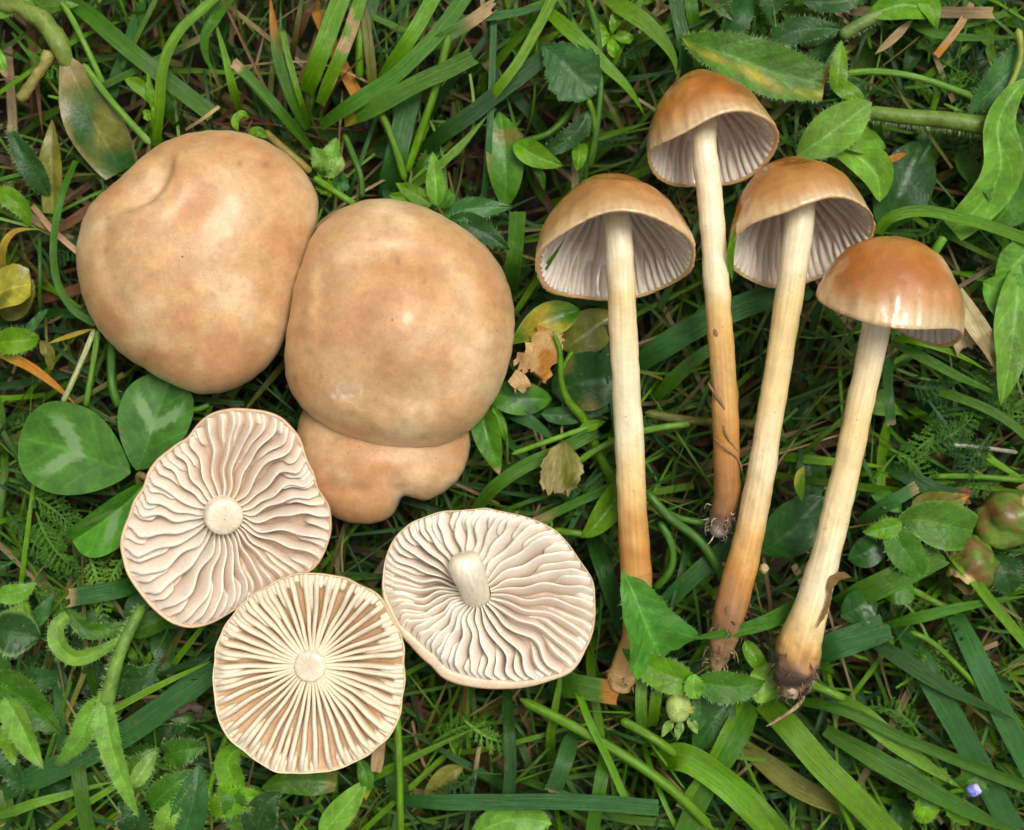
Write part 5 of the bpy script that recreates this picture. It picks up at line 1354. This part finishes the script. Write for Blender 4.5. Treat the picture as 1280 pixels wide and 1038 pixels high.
# lower left: hairy mouse-ear plants
t = herb('hanging_hairy_herb', 'hairy light green herb with two hanging pointed leaves, in the lower left', 'plant', (150, 800, 50))
stemlet(t, [(180, 756), (164, 784), (150, 816), (140, 850), (132, 884)], [6, 7.5, 8, 9, 10], [100, 114, 118, 122, 122], (.17, .32, .05), hairy=200, hl=9)
leaf(t, [(130, 868), (112, 896), (98, 926), (70, 958)], 31, [122, 128, 126, 112], 'lance', 'v', hairy=120, fold=.3); leaf(t, [(130, 862), (134, 910), (146, 956), (174, 1022)], 31, [124, 132, 128, 112], 'lance', (.16, .33, .035), hairy=190, fold=.35)
leaf(t, [(160, 790), (130, 812), (96, 822), (74, 806), (72, 784), (86, 770)], 22, [110, 112, 110, 104, 98, 94], 'blunt', 'v', hairy=130, fold=.3); leaf(t, [(86, 760), (110, 788), (150, 786), (176, 776)], 22, [84, 90, 88, 80], 'lance', 'g', hairy=80)
t = herb('mouse_ear_cluster', 'cluster of dark downy leaves with a bud at the left edge', 'plant', (30, 880, 40))
leaf(t, [(-14, 852), (20, 870), (44, 890), (76, 918)], 56, [92, 104, 104, 92], 'lance', 'g', hairy=150); leaf(t, [(-10, 790), (14, 790), (50, 800)], 60, [94, 100, 92], 'oval', 'd', hairy=110, edge='p'); leaf(t, [(4, 872), (20, 896), (34, 924), (56, 962)], 34, [112, 116, 112, 98], 'lance', 'v', hairy=130, fold=.6, tip=('p', .15))
leaf(t, [(8, 900), (12, 926), (20, 956)], 24, [108, 108, 96], 'lance', 'b', hairy=60, fold=.5, tip=('p', .2)); leaf(t, [(2, 930), (14, 960), (26, 990)], 30, [88, 88, 80], 'lance', 'd', hairy=60)
leaf(t, [(-6, 744), (24, 742), (46, 728)], 26, [88, 94, 88], 'lance', 'v', hairy=80); leaf(t, [(30, 750), (22, 778), (4, 790)], 34, [86, 90, 84], 'oval', 'b', hairy=90); leaf(t, [(40, 786), (56, 762), (68, 742)], 20, [80, 86, 82], 'lance', 'u')
t = herb('mouse_ear_shoot', 'downy bud and leaves along the lower edge, below the round gilled cap', 'plant', (220, 980, 40))
for pts, w, c in (([(160, 986), (176, 960), (200, 934)], 40, 'g'), ([(206, 944), (230, 938), (258, 934)], 36, 'g'), ([(188, 1010), (216, 984), (248, 962)], 38, 'g'), ([(230, 1046), (242, 1000), (250, 952)], 46, 'u'), ([(206, 1046), (210, 1020), (232, 996)], 28, 'v'),
                  ([(300, 1040), (292, 1000), (276, 968)], 34, 'g'), ([(272, 1004), (290, 980), (284, 952), (300, 936), (318, 950)], 34, 'b'), ([(170, 1046), (166, 1016), (150, 1000)], 40, 'd'), ([(320, 1046), (330, 1010), (350, 990)], 44, 'd'), ([(128, 840), (176, 850), (200, 826)], 40, 'd'), ([(260, 1010), (300, 1000), (336, 998)], 36, 'b')):
    leaf(t, pts, w, [88, 102, 94] if len(pts) == 3 else [96, 102, 104, 104, 94], 'lance', c, hairy=100, fold=.35)
leaf(t, [(164, 984), (180, 962), (196, 938)], 22, [106, 112, 106], 'oval', 'p', hairy=60, fold=.6, name='bud')
t = herb('torn_ribwort', 'torn leaf lying under the round gilled cap at the lower edge', 'leaf', (370, 985, 40))
leaf(t, [(326, 986), (366, 976), (420, 978)], 36, [78, 84, 80], 'blunt', 'g', wave=3, tip=('l', .2), name='blade'); leaf(t, [(400, 1044), (430, 1010), (460, 972)], 36, [76, 84, 78], 'lance', 'v', name='blade'); leaf(t, [(470, 964), (474, 930), (476, 900)], 16, [84, 86, 80], 'cc', 's', M_dry, name='blade')
leaf(t, [(450, 948), (458, 972), (456, 1000)], 20, [80, 84, 74], 'lance', 'g', tip=('y', .3), name='blade')
t = herb('bristly_mat', 'bristly light leaf beneath the level blade on the lower edge', 'leaf', (640, 1030, 40))
leaf(t, [(590, 1046), (640, 1024), (690, 1030)], 52, [84, 92, 86], 'oval', 'v', hairy=200, hl=6, name='blade'); leaf(t, [(530, 1010), (560, 970), (580, 960)], 30, [66, 74, 70], 'oval', 'l', name='blade')
t = herb('curled_dead_bract', 'curled grey-brown dead bract left of the round gilled cap', 'dead leaf', (230, 890, 50))
g = tube(zed([(204, 898), (222, 892), (238, 884), (252, 886), (250, 894), (240, 896)], [84, 92, 96, 96, 92, 86]), [2, 4, 5, 4, 2.5, 1.5], 26, 11, color=(.075, .045, .032), rough=5); mk('bract', g[0], g[1], M_root, t, g[2], g[3])


for o in bpy.data.objects:
    if '_o' in o:
        del o['_o']
